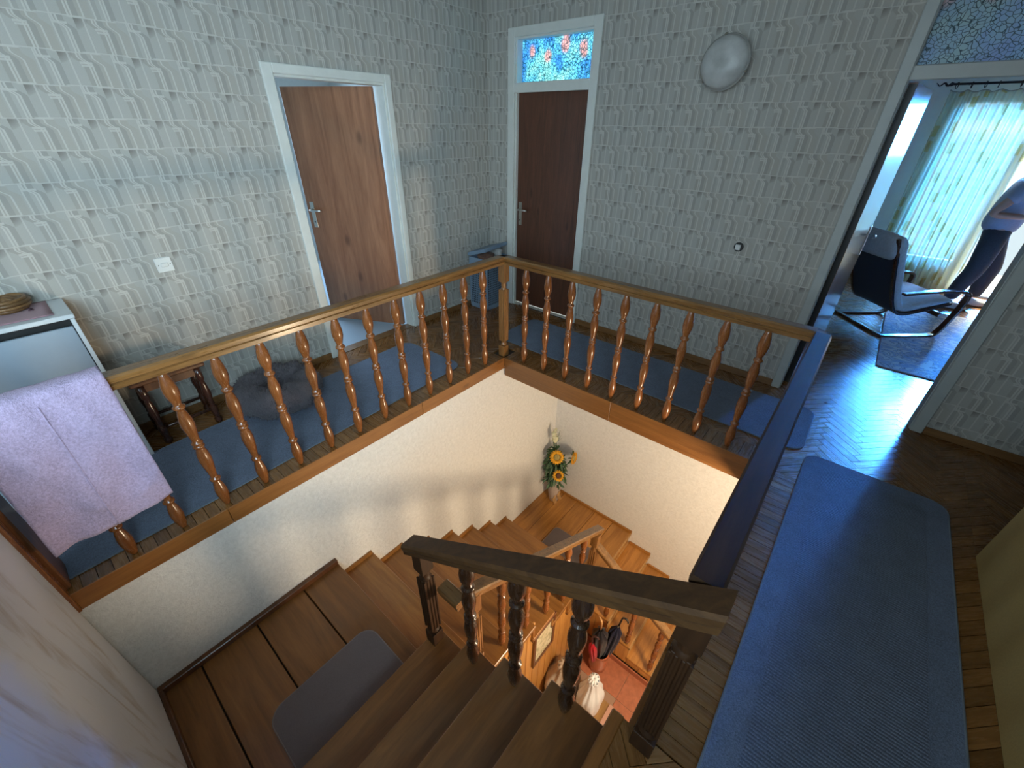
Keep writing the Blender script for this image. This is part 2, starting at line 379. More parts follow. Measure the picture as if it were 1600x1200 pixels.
# pebbled coloured film on the transom glass, light comes through it
def film(name, phase, fs=46, sat=1.0, roff=0.0, lw=0.14):
    m, nt, b = mat(name); out = nt.nodes['Material Output']; nt.nodes.remove(b)
    tc = node(nt, 'ShaderNodeTexCoord'); mp = node(nt, 'ShaderNodeMapping'); mp.inputs['Location'].default_value = phase
    nt.links.new(tc.outputs['Object'], mp.inputs[0]); v = mp.outputs[0]
    vo = node(nt, 'ShaderNodeTexVoronoi', feature='DISTANCE_TO_EDGE'); vo.inputs['Scale'].default_value = fs
    nd = node(nt, 'ShaderNodeTexNoise'); nd.inputs['Scale'].default_value = 9; nt.links.new(v, nd.inputs['Vector'])
    vm = node(nt, 'ShaderNodeVectorMath', operation='MULTIPLY_ADD'); nt.links.new(nd.outputs['Color'], vm.inputs[0]); vm.inputs[1].default_value = (.05, .05, .05); nt.links.new(v, vm.inputs[2])
    nt.links.new(vm.outputs[0], vo.inputs['Vector'])
    edge = E(nt, vo.outputs['Distance']).ss(0.015, lw)
    n = noise(nt, v, 6.5, 2)
    c = ramp(nt, n, [(0.36, (0.22, 0.50, 0.88)), (0.48, (0.36, 0.72, 0.88)), (0.6, (0.55, 0.86, 0.82))])
    sp = node(nt, 'ShaderNodeSeparateXYZ'); nt.links.new(vm.outputs[0], sp.inputs[0])
    ex = E(nt, sp.outputs[0])/0.175; cell = ex.floor(); fx = (ex.fract()-0.5)*0.175
    zc = (cell*2.3)._m('SINE')*0.035 + (2.315+phase[2]+roff)
    fz = (E(nt, sp.outputs[2])-zc)*0.75
    rr_ = (fx*fx+fz*fz).sqrt() + (cell*5.1)._m('SINE')*0.006
    red = rr_.ss(0.022, 0.052, 1.0, 0.0)
    c = mix(nt, red, c, (0.92, 0.55, 0.52))
    c = mix(nt, edge.inv(), c, (0.03, 0.12, 0.14))
    hsv = node(nt, 'ShaderNodeHueSaturation'); hsv.inputs['Saturation'].default_value = sat; nt.links.new(c, hsv.inputs['Color']); c = hsv.outputs[0]
    tr = node(nt, 'ShaderNodeBsdfTranslucent'); nt.links.new(c, tr.inputs[0])
    gl = node(nt, 'ShaderNodeBsdfPrincipled'); nt.links.new(c, gl.inputs['Base Color']); gl.inputs['Roughness'].default_value = 0.25
    mx = node(nt, 'ShaderNodeMixShader'); mx.inputs[0].default_value = 0.35
    nt.links.new(tr.outputs[0], mx.inputs[1]); nt.links.new(gl.outputs[0], mx.inputs[2]); nt.links.new(mx.outputs[0], out.inputs[0])
    return m
def sheer():
    m, nt, b = mat('sheer_patterned_voile'); out = nt.nodes['Material Output']
    tc = node(nt, 'ShaderNodeTexCoord'); mp = node(nt, 'ShaderNodeMapping'); mp.inputs['Scale'].default_value = (1, 1, 1); mp.inputs['Rotation'].default_value = (R(90), R(90), 0)
    nt.links.new(tc.outputs['UV'], mp.inputs[0])
    sp = node(nt, 'ShaderNodeSeparateXYZ'); nt.links.new(tc.outputs['UV'], sp.inputs[0])
    u = E(nt, sp.outputs[0]); v = E(nt, sp.outputs[1])
    # scattered upright beige rectangles
    cx = (u*9).floor(); cy = (v*7 + cx*0.37).floor(); fx = (u*9).fract(); fy = (v*7 + cx*0.37).fract()
    hsh = ((cx*12.9898 + cy*78.233)._m('SINE')*4375.85).fract()
    patch = hsh.gt(0.74)*(fx-0.5).abs().lt(0.30)*(fy-0.5).abs().lt(0.36)
    bc = mix(nt, patch, (0.66, 0.64, 0.46), (0.46, 0.36, 0.15))
    tl = node(nt, 'ShaderNodeBsdfTranslucent'); nt.links.new(bc, tl.inputs[0])
    df = node(nt, 'ShaderNodeBsdfDiffuse'); nt.links.new(bc, df.inputs[0])
    m1 = node(nt, 'ShaderNodeMixShader'); m1.inputs[0].default_value = 0.35; nt.links.new(tl.outputs[0], m1.inputs[1]); nt.links.new(df.outputs[0], m1.inputs[2])
    tp = node(nt, 'ShaderNodeBsdfTransparent')
    m2 = node(nt, 'ShaderNodeMixShader'); nt.links.new((patch*0.25 + 0.62).s, m2.inputs[0])
    nt.links.new(tp.outputs[0], m2.inputs[1]); nt.links.new(m1.outputs[0], m2.inputs[2]); nt.links.new(m2.outputs[0], out.inputs[0])
    return m
M_filmB = film('pebbled_blue_film', (0.3, 0, 0.1)); M_filmL = film('pebbled_blue_film_living', (0.77, 0, 0.23), 50, 0.5, 0.04, 0.09)
M_sheer = sheer()
def glass():
    m, nt, b = mat('clear_window_glass'); out = nt.nodes['Material Output']
    tp = node(nt, 'ShaderNodeBsdfTransparent'); tp.inputs[0].default_value = (0.93, 0.97, 0.96, 1)
    gl = node(nt, 'ShaderNodeBsdfGlossy'); gl.inputs['Roughness'].default_value = 0.02
    fr = node(nt, 'ShaderNodeFresnel'); fr.inputs[0].default_value = 1.45
    mx = node(nt, 'ShaderNodeMixShader'); nt.links.new(fr.outputs[0], mx.inputs[0]); nt.links.new(tp.outputs[0], mx.inputs[1]); nt.links.new(gl.outputs[0], mx.inputs[2])
    nt.links.new(mx.outputs[0], out.inputs[0]); return m
M_glass = glass()
def rugpattern():
    m, nt, b = mat('patterned_living_rug'); v = coords(nt)
    n = noise(nt, v, 7.5, 3, 0.5, 2.2); n2 = noise(nt, v, 240, 2)
    f = n
    c = ramp(nt, f, [(0.40, (0.42, 0.42, 0.42)), (0.47, (0.42, 0.42, 0.42)), (0.50, (0.10, 0.13, 0.18)), (0.54, (0.34, 0.37, 0.42)), (0.62, (0.20, 0.27, 0.38))])
    nt.links.new(c, b.inputs['Base Color']); b.inputs['Roughness'].default_value = 0.95; bump(nt, b, n2, 0.5, 0.005); return m
M_lrug = rugpattern()

# ================================================================== geometry constants
A = 1.139; Bq = -1.069; Cx = 3.203; L = -3.957; H0 = 2.75; GF = -3.04; WX = 1.13; BY = -0.11
YN = -2.78            # inner side of the first flight
XE = 3.14             # top nosing of the first flight
# ---------------- walls
wl = struct('wall_left')
for a, b_ in (((-0.1, -6, 0), (0, -2.02, H0)), ((-0.1, -1.15, 0), (0, 0.12, H0)), ((-0.1, -2.02, 2.025), (0, -1.15, H0))):
    pass
m_ = MB(); m_.box(-0.1, -6, -0.25, 0, -2.02, H0); m_.box(-0.1, -1.15, -0.25, 0, 0.12, H0); m_.box(-0.1, -2.02, 2.025, 0, -1.15, H0); m_.box(-0.1, -2.02, -0.25, 0, -1.15, -0.01)
bpy.data.objects.remove(wl); wl = S(m_.build('wall_left', WP_A))
m_ = MB(); m_.box(0, 0, -0.1, 0.335, 0.12, H0); m_.box(1.135, 0, -0.1, 3.12, 0.12, H0); m_.box(3.94, 0, -0.1, 6.2, 0.12, H0)
m_.box(0.335, 0, 2.40, 1.135, 0.12, H0); m_.box(3.12, 0, 2.42, 3.94, 0.12, H0)
S(m_.build('wall_back', WP_B))
m_ = MB(); m_.box(4.19, -6, 0, 4.29, -5.15, H0); m_.box(4.19, -3.35, 0, 4.29, -1.09, H0); m_.box(4.19, -5.15, 0, 4.29, -3.35, 1.15); m_.box(4.19, -5.15, 2.42, 4.29, -3.35, H0); m_.box(4.29, -1.19, 0, 6.2, -1.09, H0); S(m_.build('wall_right', M_gold))
m_ = MB(); m_.box(1.16, -4.08, -3.04, 3.1, L, 0.84); S(m_.build('wall_parapet', M_marble))
S(bx('trim_1', M_darkwood, (1.12, -4.10, 0.84), (3.13, -3.937, 0.875), None, 0.004))
tp_ = struct('trim_2'); bx('post_board', M_darkwood, (0.93, -4.09, 0.0), (1.10, -3.93, 1.05), tp_, 0.006); bx('edge_batten', M_balu, (1.10, -4.07, -0.10), (1.16, -3.945, 0.84), tp_, 0.004)
S(bx('ceiling', M_ceil, (-3.1, -6.1, H0), (6.3, 4.2, H0+0.1)))
# near wall with a window
m_ = MB(); m_.box(0, -6.1, 0, 1.2, -6, H0); m_.box(4.0, -6.1, 0, 6.2, -6, H0); m_.box(1.2, -6.1, 0, 4.0, -6, 0.95); m_.box(1.2, -6.1, 2.45, 4.0, -6, H0)
S(m_.build('wall_near', WP_B))
wn = struct('window_1'); m_ = MB()
for x in (1.2, 2.1, 3.05, 3.94): m_.box(x, -6.07, 0.95, x+0.06, -6.0, 2.45)
m_.box(1.26, -6.07, 0.95, 3.94, -6.0, 1.01); m_.box(1.26, -6.07, 2.39, 3.94, -6.0, 2.45); m_.build('window_frame', M_white, wn, 0.004)
bx('pane', M_glass, (1.26, -6.04, 1.01), (3.94, -6.03, 2.39), wn)
S(bx('wall_corridor_end', M_wall, (6.2, -6.1, GF), (6.3, 4.2, H0)))
wn3 = struct('window_3'); m_ = MB()  # unseen window added in the right wall for its daylight
for y in (-5.15, -4.28, -3.40): m_.box(4.22, y, 1.15, 4.27, y+0.05, 2.42)
m_.box(4.22, -5.1, 1.15, 4.27, -3.4, 1.20); m_.box(4.22, -5.1, 2.37, 4.27, -3.4, 2.42); m_.build('window_frame', M_white, wn3, 0.004)
bx('pane', M_glass, (4.262, -5.1, 1.20), (4.268, -3.4, 2.37), wn3)
# room behind the open door (left) and room behind the closed door
m_ = MB(); m_.box(-3.1, -4.1, -0.25, -0.1, -4.0, H0); m_.box(-3.1, 0.12, -0.25, -0.1, 0.22, H0)
m_.box(-3.1, -4.0, -0.25, -3.0, -2.4, H0); m_.box(-3.1, -0.8, -0.25, -3.0, 0.12, H0); m_.box(-3.1, -2.4, -0.25, -3.0, -0.8, 0.9); m_.box(-3.1, -2.4, 2.3, -3.0, -0.8, H0)
S(m_.build('wall_bedroom', M_wall))
m_ = MB(); m_.box(-0.6, 0.12, 0, -0.5, 1.9, H0); m_.box(2.0, 0.12, -0.1, 2.12, 4.2, H0); m_.box(-0.6, 1.9, 0, 2.0, 2.0, H0)
S(m_.build('wall_bathroom', M_wall))
# living room shell
m_ = MB(); m_.box(2.12, 4.05, 0, 3.5, 4.2, H0); m_.box(3.5, 4.05, 2.08, 5.2, 4.2, H0); m_.box(5.2, 4.05, 0, 6.2, 4.2, H0); m_.box(3.5, 4.05, 0, 4.22, 4.2, 0.30)
S(m_.build('wall_living', M_living))

# ---------------- floors: slab, parquet pieces
fl = S(bx('floor', M_parq_bed, (0, L-2.0, -0.25), (1.10, 0.0, -0.012)))
m_ = MB()
m_.box(1.10, Bq+0.03, -0.18, 3.243, 0.0, -0.012)
slabs = [ (3.243, -6, 6.2, 0.0), (3.16, -6, 3.243, YN-0.04), (1.10, -6, 3.16, -4.08), (2.12, 0.0, 6.2, 4.2), (-3.0, -4.0, 0.0, 0.12), (-0.5, 0.12, 2.0, 1.9)]
for x0, y0, x1, y1 in slabs: m_.box(x0, y0, -0.25, x1, y1, -0.012)
m_.build('floor_slab', M_parq_bed, fl)

def clip(poly, x0, y0, x1, y1):
    for ax, val, sg in ((0, x0, 1), (0, x1, -1), (1, y0, 1), (1, y1, -1)):
        out = []
        for i in range(len(poly)):
            p, q = poly[i-1], poly[i]; dp = (p[ax]-val)*sg; dq = (q[ax]-val)*sg
            if (dp >= 0) != (dq >= 0):
                t = dp/(dp-dq); out.append((p[0]+(q[0]-p[0])*t, p[1]+(q[1]-p[1])*t))
            if dq >= 0: out.append(q)
        poly = out
        if len(poly) < 3: return []
    return poly
def area2(poly): return abs(sum(poly[i-1][0]*poly[i][1]-poly[i][0]*poly[i-1][1] for i in range(len(poly))))/2
PL, PW = 0.28, 0.056; q2 = math.sqrt(.5)
def herring(x0, y0, x1, y1, ox=3.695, oy=0.0):
    """herringbone pieces clipped to a rectangle -> (polygon, along axis, centre)"""
    res = []; gap = 0.0011
    for k in range(-140, 140):
        for j in range(-26, 27):
            bx_, by_ = k*PW+j*PL, k*PW-j*PL
            for hor in (True, False):
                if hor: r = (bx_, by_, bx_+PL, by_+PW)
                else: r = (bx_+PL, by_+PW-PL, bx_+PL+PW, by_+PW)
                cx_, cy_ = (r[0]+r[2])/2, (r[1]+r[3])/2
                wx, wy = (cx_-cy_)*q2+ox, (cx_+cy_)*q2+oy
                if wx < x0-0.2 or wx > x1+0.2 or wy < y0-0.2 or wy > y1+0.2: continue
                cs = [(r[0]+gap, r[1]+gap), (r[2]-gap, r[1]+gap), (r[2]-gap, r[3]-gap), (r[0]+gap, r[3]-gap)]
                wp = [((a-b_)*q2+ox, (a+b_)*q2+oy) for a, b_ in cs]
                wp = clip(wp, x0, y0, x1, y1)
                if len(wp) >= 3 and area2(wp) > 0.0004:
                    dirv = (q2, q2) if hor else (-q2, q2)
                    res.append((wp, dirv, (wx, wy)))
    return res
def strip(x0, y0, x1, y1, along, wdt, ln=None):
    """border pieces laid side by side, pieces long in `along`"""
    res = []; g = 0.0011; n = max(1, round(((y1-y0) if along == 'X' else (x1-x0))/wdt))
    for i in range(n):
        if along == 'X': a, b_ = y0+(y1-y0)*i/n, y0+(y1-y0)*(i+1)/n; res.append(([(x0+g, a+g), (x1-g, a+g), (x1-g, b_-g), (x0+g, b_-g)], (1, 0), ((x0+x1)/2, (a+b_)/2)))
        else: a, b_ = x0+(x1-x0)*i/n, x0+(x1-x0)*(i+1)/n; res.append(([(a+g, y0+g), (b_-g, y0+g), (b_-g, y1-g), (a+g, y1-g)], (0, 1), ((a+b_)/2, (y0+y1)/2)))
    return res
pieces = []
pieces += strip(3.205, YN, 3.43, Bq, 'X', 0.052)
pieces += herring(3.185, -3.96, 3.43, YN-0.005)
pieces += strip(1.14, Bq, 3.205, Bq+0.17, 'Y', 0.056)
pieces += strip(1.00, L, 1.137, Bq, 'X', 0.056)
pieces += herring(0.0, L-0.3, 1.00, 0.0); pieces += herring(1.00, Bq+0.17, 3.205, 0.0); pieces += herring(3.205, Bq, 3.43, 0.0)
pieces += herring(3.43, YN-1.2, 4.19, 0.0); pieces += herring(4.19, -1.09, 5.3, 0.0)
liv = herring(3.12, 0.0, 3.94, 0.12) + herring(2.6, 0.12, 5.3, 4.05)
covers = [(3.44, -3.2, 4.05, -0.80), (0.87, -0.70, 3.30, -0.22), (0.36, -3.9, 1.0, -1.75)]
def hidden(poly): return any(all(a < x < c and b_ < y < d for x, y in poly) for a, b_, c, d in covers)
vis = [p for p in pieces if not hidden(p[0])]
vis.sort(key=lambda p: (p[2][0]-CP.x)**2+(p[2][1]-CP.y)**2)
def plank_into(mb, poly, dirv, c, dz=0.0):
    n = len(poly); cx_ = sum(p[0] for p in poly)/n; cy_ = sum(p[1] for p in poly)/n
    ins = 0.0009; top = []
    for x, y in poly:
        d = math.hypot(x-cx_, y-cy_) or 1; top.append((x-(x-cx_)/d*ins, y-(y-cy_)/d*ins))
    vs = [(x, y, -0.013) for x, y in poly]+[(x, y, -0.001+dz) for x, y in poly]+[(x, y, dz) for x, y in top]
    fs = [tuple(range(2*n, 3*n))]
    for i in range(n):
        j = (i+1) % n; fs += [(i, j, n+j, n+i), (n+i, n+j, 2*n+j, 2*n+i)]
    off = c[0]*3.1+c[1]*1.7
    uvs = [(x*dirv[0]+y*dirv[1]+off, -x*dirv[1]+y*dirv[0]+off) for x, y, z in vs]
    mb.add(vs, fs, False, uvs)
for i, (poly, dv_, c) in enumerate(vis[:290]):
    mb = MB(); loc = Vector((c[0], c[1], 0)); plank_into(mb, poly, dv_, c, random.uniform(-.0004, .0004))
    mb.v = [(x-loc.x, y-loc.y, z) for x, y, z in mb.v]
    o = mb.build('plank', M_parquet, fl, fix=False); o.location = loc
mb = MB()
for poly, dv_, c in vis[290:]+liv: plank_into(mb, poly, dv_, c, random.uniform(-.0004, .0004))
S_ = mb.build('herringbone_planks', M_parquet, fl, fix=False); S_['kind'] = 'stuff'
bx('bedroom_floor_covering', plain('pale_blue_vinyl', (0.42, 0.52, 0.62), 0.3), (-3.0, -4.0, -0.012), (-0.101, 0.12, 0.0), fl)
bx('door_threshold', M_basewood, (-0.10, -2.0, -0.012), (0.0, -1.16, 0.004), fl)

# ---------------- baseboards
def base(name, segs):
    r_ = struct(name)
    for a, b_ in segs: bx('board', M_basewood, a, b_, r_, 0.004)
base('baseboard_left', [((0.0, -3.43, 0), (0.014, -2.07, 0.055)), ((0.0, -1.105, 0), (0.014, 0.0, 0.055))])
base('baseboard_back', [((1.20, -0.014, 0), (3.06, 0.0, 0.055)), ((3.99, -0.014, 0), (6.2, 0.0, 0.055))])
base('baseboard_living', [((2.12, 4.036, 0), (3.5, 4.05, 0.06))])

# ---------------- doors
def handle(parent, m=M_chrome):
    """lever on a long plate, in door-leaf local axes: leaf face is +X side of local x=0, y along leaf"""
    pl_ = MB().box(0, -0.02, -0.11, 0.006, 0.02, 0.11).build('handle_plate', m, parent, 0.002)
    MB().tube([(0.0, 0, 0.045), (0.045, 0, 0.045), (0.052, 0.02, 0.045), (0.052, 0.115, 0.045)], 0.009, 8).build('lever', m, pl_)
    MB().lathe([(0.006, 0), (0.006, 0.003)], (0, 0, 0), 10, Matrix.Rotation(R(90), 3, 'Y')).build('keyhole', M_black, pl_).location = (0.006, 0, -0.06)
    return pl_
# door 1: open door in the left wall
d1 = struct('door_1')
m_ = MB(); m_.box(0, -2.068, 0, 0.022, -2.0, 2.07); m_.box(0, -1.165, 0, 0.022, -1.112, 2.07); m_.box(0, -2.0, 2.015, 0.022, -1.165, 2.07); m_.build('casing', M_white, d1, 0.004)
m_ = MB(); m_.box(-0.11, -2.02, 0, 0.0, -1.995, 2.02); m_.box(-0.11, -1.175, 0, 0.0, -1.15, 2.02); m_.box(-0.11, -1.995, 2.0, 0.0, -1.175, 2.025); m_.build('jamb', M_white, d1, 0.002)
lf = MB().box(-0.04, 0, 0.0, 0.0, 0.80, 1.985).build('door_leaf', M_doorA, d1, 0.002)
lf.location = (-0.115, -1.185, 0.012)
lf.rotation_euler = (0, 0, math.atan2(-0.385, -0.72)-R(90))
h = handle(lf); h.location = (0.0, 0.745, 1.02); h.rotation_euler = (0, 0, R(180)); h.location = (-0.0405, 0.745, 1.02)
# leaf local -x face looks to the hall after rotation
# door 2: closed door with transom in the back wall
d2 = struct('door_2')
m_ = MB()
m_.box(0.27, -0.022, 0, 0.345, 0, 2.455); m_.box(1.12, -0.022, 0, 1.195, 0, 2.455); m_.box(0.345, -0.022, 2.39, 1.12, 0, 2.455); m_.box(0.345, -0.022, 2.0, 1.12, 0, 2.075)
m_.build('casing', M_white, d2, 0.004)
m_ = MB(); m_.box(0.335, 0, 0, 0.36, 0.12, 2.40); m_.box(1.11, 0, 0, 1.135, 0.12, 2.40); m_.box(0.36, 0, 2.375, 1.11, 0.12, 2.40); m_.box(0.36, 0, 2.005, 1.11, 0.12, 2.06); m_.build('jamb', M_white, d2, 0.002)
lf2 = MB().box(0.362, 0.03, 0.03, 1.108, 0.068, 2.003).build('door_leaf', M_doorB, d2, 0.002)
h2 = handle(lf2); h2.location = (0.405, 0.03, 0.98); h2.rotation_euler = (0, 0, R(-90))
bx('transom_pane', M_filmB, (0.36, 0.075, 2.06), (1.11, 0.08, 2.375), d2)
m_ = MB(); m_.box(0.36, 0.02, 0, 1.11, 0.10, 0.012); m_.build('threshold', plain('pale_threshold', (0.5, 0.48, 0.42), 0.4), d2)
# door 3: living room doorway, transom, open leaf
d3 = struct('door_3')
m_ = MB(); m_.box(3.06, -0.022, 0, 3.12, 0, 2.47); m_.box(3.925, -0.022, 0, 3.99, 0, 2.47); m_.box(3.12, -0.022, 1.977, 3.925, 0, 2.045); m_.box(3.12, -0.022, 2.40, 3.925, 0, 2.47); m_.build('casing', M_trim3, d3, 0.005)
m_ = MB(); m_.box(3.10, 0.0, 0, 3.125, 0.12, 2.42); m_.box(3.92, 0.0, 0, 3.945, 0.12, 2.42); m_.box(3.125, 0, 1.985, 3.92, 0.12, 2.04); m_.box(3.125, 0, 2.395, 3.92, 0.12, 2.42); m_.build('jamb', M_trim3, d3, 0.003)
bx('transom_pane', M_filmL, (3.125, 0.06, 2.04), (3.92, 0.066, 2.395), d3)
lf3 = MB().box(0, 0, 0.0, 0.04, 0.79, 1.965).build('door_leaf', M_doorL, d3, 0.002)
lf3.location = (3.125, 0.12, 0.012); lf3.rotation_euler = (0, 0, R(-5.5))
bx('dark_edge_strip', M_black, (0.001, -0.003, 0.0), (0.039, 0.0, 1.96), lf3)  # thin black strip laid along the hinge edge of the leaf
h3 = handle(lf3); h3.location = (0.0405, 0.735, 1.0); h3.rotation_euler = (0, 0, 0); h3.scale = (1, -1, 1)

# ---------------- living room window and balcony door
w2 = struct('window_2'); m_ = MB()
for x in (3.5, 4.17): m_.box(x, 4.08, 0.30, x+0.05, 4.15, 2.08)
m_.box(3.55, 4.08, 0.30, 4.17, 4.15, 0.36); m_.box(3.55, 4.08, 2.02, 4.17, 4.15, 2.08); m_.build('window_frame', M_white, w2, 0.004)
bx('pane', M_glass, (3.55, 4.11, 0.36), (4.17, 4.118, 2.02), w2)
d4 = struct('door_4'); m_ = MB(); m_.box(4.22, 4.08, 0, 4.28, 4.15, 2.08); m_.box(5.14, 4.08, 0, 5.2, 4.15, 2.08); m_.box(4.28, 4.08, 2.02, 5.14, 4.15, 2.08); m_.build('door_frame', M_white, d4, 0.004)
bx('threshold', plain('grey_blue_tile_step', (0.35, 0.45, 0.5), 0.3), (4.28, 3.98, 0.0), (5.14, 4.2, 0.03), d4, 0.004)
ld = MB().box(0, -0.02, 0.04, 0.8, 0.02, 2.0).build('balcony_door_leaf', M_white, d4, 0.003); ld.location = (5.14, 4.05, 0); ld.rotation_euler = (0, 0, R(-75))
bf = S(bx('floor_balcony', plain('balcony_tile', (0.5, 0.5, 0.47), 0.5, nz=0.1), (2.6, 4.2, -0.12), (6.2, 5.6, -0.02)))
gr = thing('mesh_screen', 'pale square-mesh screen standing outside the window behind the sheer curtain', 'screen', (3.45, 4.62, 0))
M_mesh = plain('mesh_bars', (0.05, 0.13, 0.16), 0.5)
m_ = MB(); m_.box(0, 0, 0, 0.03, 0.03, 2.3); m_.box(0.87, 0, 0, 0.9, 0.03, 2.3); m_.box(0.03, 0, 2.27, 0.87, 0.03, 2.3); m_.build('screen_frame', M_mesh, gr)
gx = MB()
for k in range(1, 9): gx.box(0.03+k*0.0955-0.009, 0.01, 0, 0.03+k*0.0955+0.009, 0.02, 2.27)
for k in range(1, 24): gx.box(0.03, 0.01, k*0.0955-0.009, 0.87, 0.02, k*0.0955+0.009)
o = gx.build('mesh_wires', M_mesh, gr); o['kind'] = 'stuff'

# ---------------- stairwell and ground floor shell
m_ = MB(); m_.box(1.0, -4.08, GF, WX, BY, -0.105); S(m_.build('wall_stairwell_left', M_plaster))
m_ = MB(); m_.box(1.0, BY, GF, 6.2, 0.0, -0.18); S(m_.build('wall_stairwell_back', M_plaster))
m_ = MB(); m_.box(1.16, -6.1, GF, 6.2, -6.0, -0.25); S(m_.build('wall_ground_near', M_wall))
gfl = S(bx('floor_ground', M_grout, (1.0, -6.0, GF-0.1), (6.2, BY, GF-0.006)))
M_gparq = wood('ground_floor_wood', (0.22, 0.11, 0.035), (0.42, 0.23, 0.08), 'Y', 0.35, 0.8, 0.2, rnd=False)
bx('wood_flooring', M_gparq, (2.3, -3.2, GF-0.006), (2.92, -1.52, GF), gfl); bx('threshold_strip', plain('rosy_strip', (0.55, 0.30, 0.22), 0.4), (2.90, -2.2, GF), (2.945, -1.52, GF+0.012), gfl)
tile = MB().box(-0.148, -0.148, -0.006, 0.148, 0.148, 0.0).build('tile', M_terra, gfl, 0.0015)
first = True
for i in range(8):
    for j in range(8):
        x, y = 2.475+0.30*i, -1.29-0.30*j
        if x < 3.0 and y < -1.55: continue
        if first: tile.location = (x, y, GF); first = False
        else: copy_part(tile, gfl, (x, y, GF))
sk = struct('baseboard_ground'); 
for i in range(6): bx('skirting_tile', M_terra, (2.33+0.30*i, -1.145, GF), (2.328+0.30*(i+1), -1.132, GF+0.075), sk, 0.002)
gl_ = thing('ceiling_lamp', 'round opal ceiling lamp of the ground floor hall', 'lamp', (3.95, -1.75, -0.25))
MB().lathe([(0.05, 0), (0.06, -0.03), (0.02, -0.04), (0.012, -0.34), (0.03, -0.36)], n=20).build('stem', M_chrome, gl_)

# edge boards of the stairwell opening
tr3 = struct('trim_3')
for y0, y1 in ((L, -3.32), (-3.318, -2.0), (-1.998, Bq)): bx('edge_board', M_fascia, (WX, y0, -0.108), (A, y1, 0.0), tr3, 0.002)
tr4 = struct('trim_4')
for x0, x1 in ((A, 2.2), (2.202, Cx+0.02)):
    bx('edge_board', M_fascia_x, (x0, Bq, -0.111), (x1, Bq+0.022, 0.0), tr4, 0.002)
    bx('lower_edge_board', M_fascia_x, (x0, Bq+0.006, -0.182), (x1, Bq+0.03, -0.111), tr4, 0.002)
tr5 = struct('trim_5'); bx('edge_board', M_fascia, (Cx, YN-0.04, -0.11), (Cx+0.02, Bq, 0.0), tr5, 0.002); bx('white_soffit_face', M_plaster, (Cx+0.01, YN-0.04, -0.25), (Cx+0.03, Bq, -0.11), tr5)

# ---------------- the staircase
st = thing('staircase', 'lacquered oak staircase turning down round the stairwell', 'staircase', (0, 0, 0))
r1 = 0.184
X1 = [XE-0.255*k for k in range(5)]          # nosings of flight one
X1 = [3.14, 2.888, 2.627, 2.380, 2.120]
def tread(a, b_, m, nose_side):
    o = bx('tread', m, a, b_, st, 0.004); return o
M_edge = M_nose
for k in range(1, 5):
    z = -r1*k; x0 = X1[k]; x1 = X1[k-1]+0.02
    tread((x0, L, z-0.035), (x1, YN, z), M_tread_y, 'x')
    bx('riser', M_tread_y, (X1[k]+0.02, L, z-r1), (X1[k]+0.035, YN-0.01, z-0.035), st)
bx('riser', M_tread_y, (XE+0.02, L, -r1), (XE+0.035, YN-0.01, -0.03), st); bx('top_nosing', M_tread_y, (XE, L, -0.03), (XE+0.045, YN-0.0, 0.001), st, 0.004)
Z1 = -5*r1
# landing one: broad boards
ys = [L, -3.763, -3.457, -3.156, -2.90]
for i in range(4): bx('landing_board', M_tread_x, (WX, ys[i]+0.004, Z1-0.035), (2.45, ys[i+1]-(0.004 if i < 3 else 0), Z1), st, 0.003)
bx('landing_base', M_parq_bed, (WX, L, Z1-0.08), (2.45, -2.92, Z1-0.036), st)
for a, b_ in (((WX, L, Z1), (WX+0.035, -2.9, Z1+0.045)), ((WX+0.035, L, Z1), (2.1, L+0.02, Z1+0.05))): bx('skirting', M_darkwood, a, b_, st, 0.004)
# flight two
r2_ = 0.1759; Y2 = [-2.90+0.2685*k for k in range(8)]
for k in range(1, 8):
    z = Z1-r2_*k; y1 = Y2[k]; y0 = Y2[k-1]-0.02
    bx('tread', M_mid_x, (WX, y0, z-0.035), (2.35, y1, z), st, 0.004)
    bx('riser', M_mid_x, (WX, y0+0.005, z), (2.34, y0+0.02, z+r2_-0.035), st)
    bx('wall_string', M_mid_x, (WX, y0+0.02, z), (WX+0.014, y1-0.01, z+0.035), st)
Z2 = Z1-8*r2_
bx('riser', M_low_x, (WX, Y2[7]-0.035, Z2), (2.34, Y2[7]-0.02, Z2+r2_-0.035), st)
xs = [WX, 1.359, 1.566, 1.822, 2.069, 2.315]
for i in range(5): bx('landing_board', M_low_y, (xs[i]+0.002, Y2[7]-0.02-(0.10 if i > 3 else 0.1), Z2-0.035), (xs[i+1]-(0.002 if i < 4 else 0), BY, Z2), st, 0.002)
bx('landing_base', M_parq_bed, (WX, -1.1, Z2-0.08), (2.29, BY, Z2-0.036), st)
bx('skirting', M_low_x, (WX, BY-0.018, Z2), (2.315, BY, Z2+0.03), st, 0.003)
# flight three
r3 = (Z2-GF)/4; X3 = [2.315+0.268*k for k in range(5)]; Y3 = -1.12
for k in range(1, 4):
    z = Z2-r3*k
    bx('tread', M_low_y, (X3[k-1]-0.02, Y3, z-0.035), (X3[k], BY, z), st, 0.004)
    bx('skirting', M_low_x, (X3[k-1], BY-0.016, z), (X3[k], BY, z+0.03), st, 0.003)
for k in range(0, 4):
    z = Z2-r3*k; bx('riser', M_panel, (X3[k]-0.035, Y3+0.01, z-r3), (X3[k]-0.02, BY, z-0.035), st)
    bx('nosing_strip', M_nose, (X3[k]-0.012, Y3, z-0.036), (X3[k]+0.003, BY-0.016, z+0.001), st, 0.002)
    bx('nosing_strip', M_nose, (X3[k]-0.02, Y3+0.01, z-r3), (X3[k]-0.002, BY-0.016, z-r3+0.012), st, 0.002)
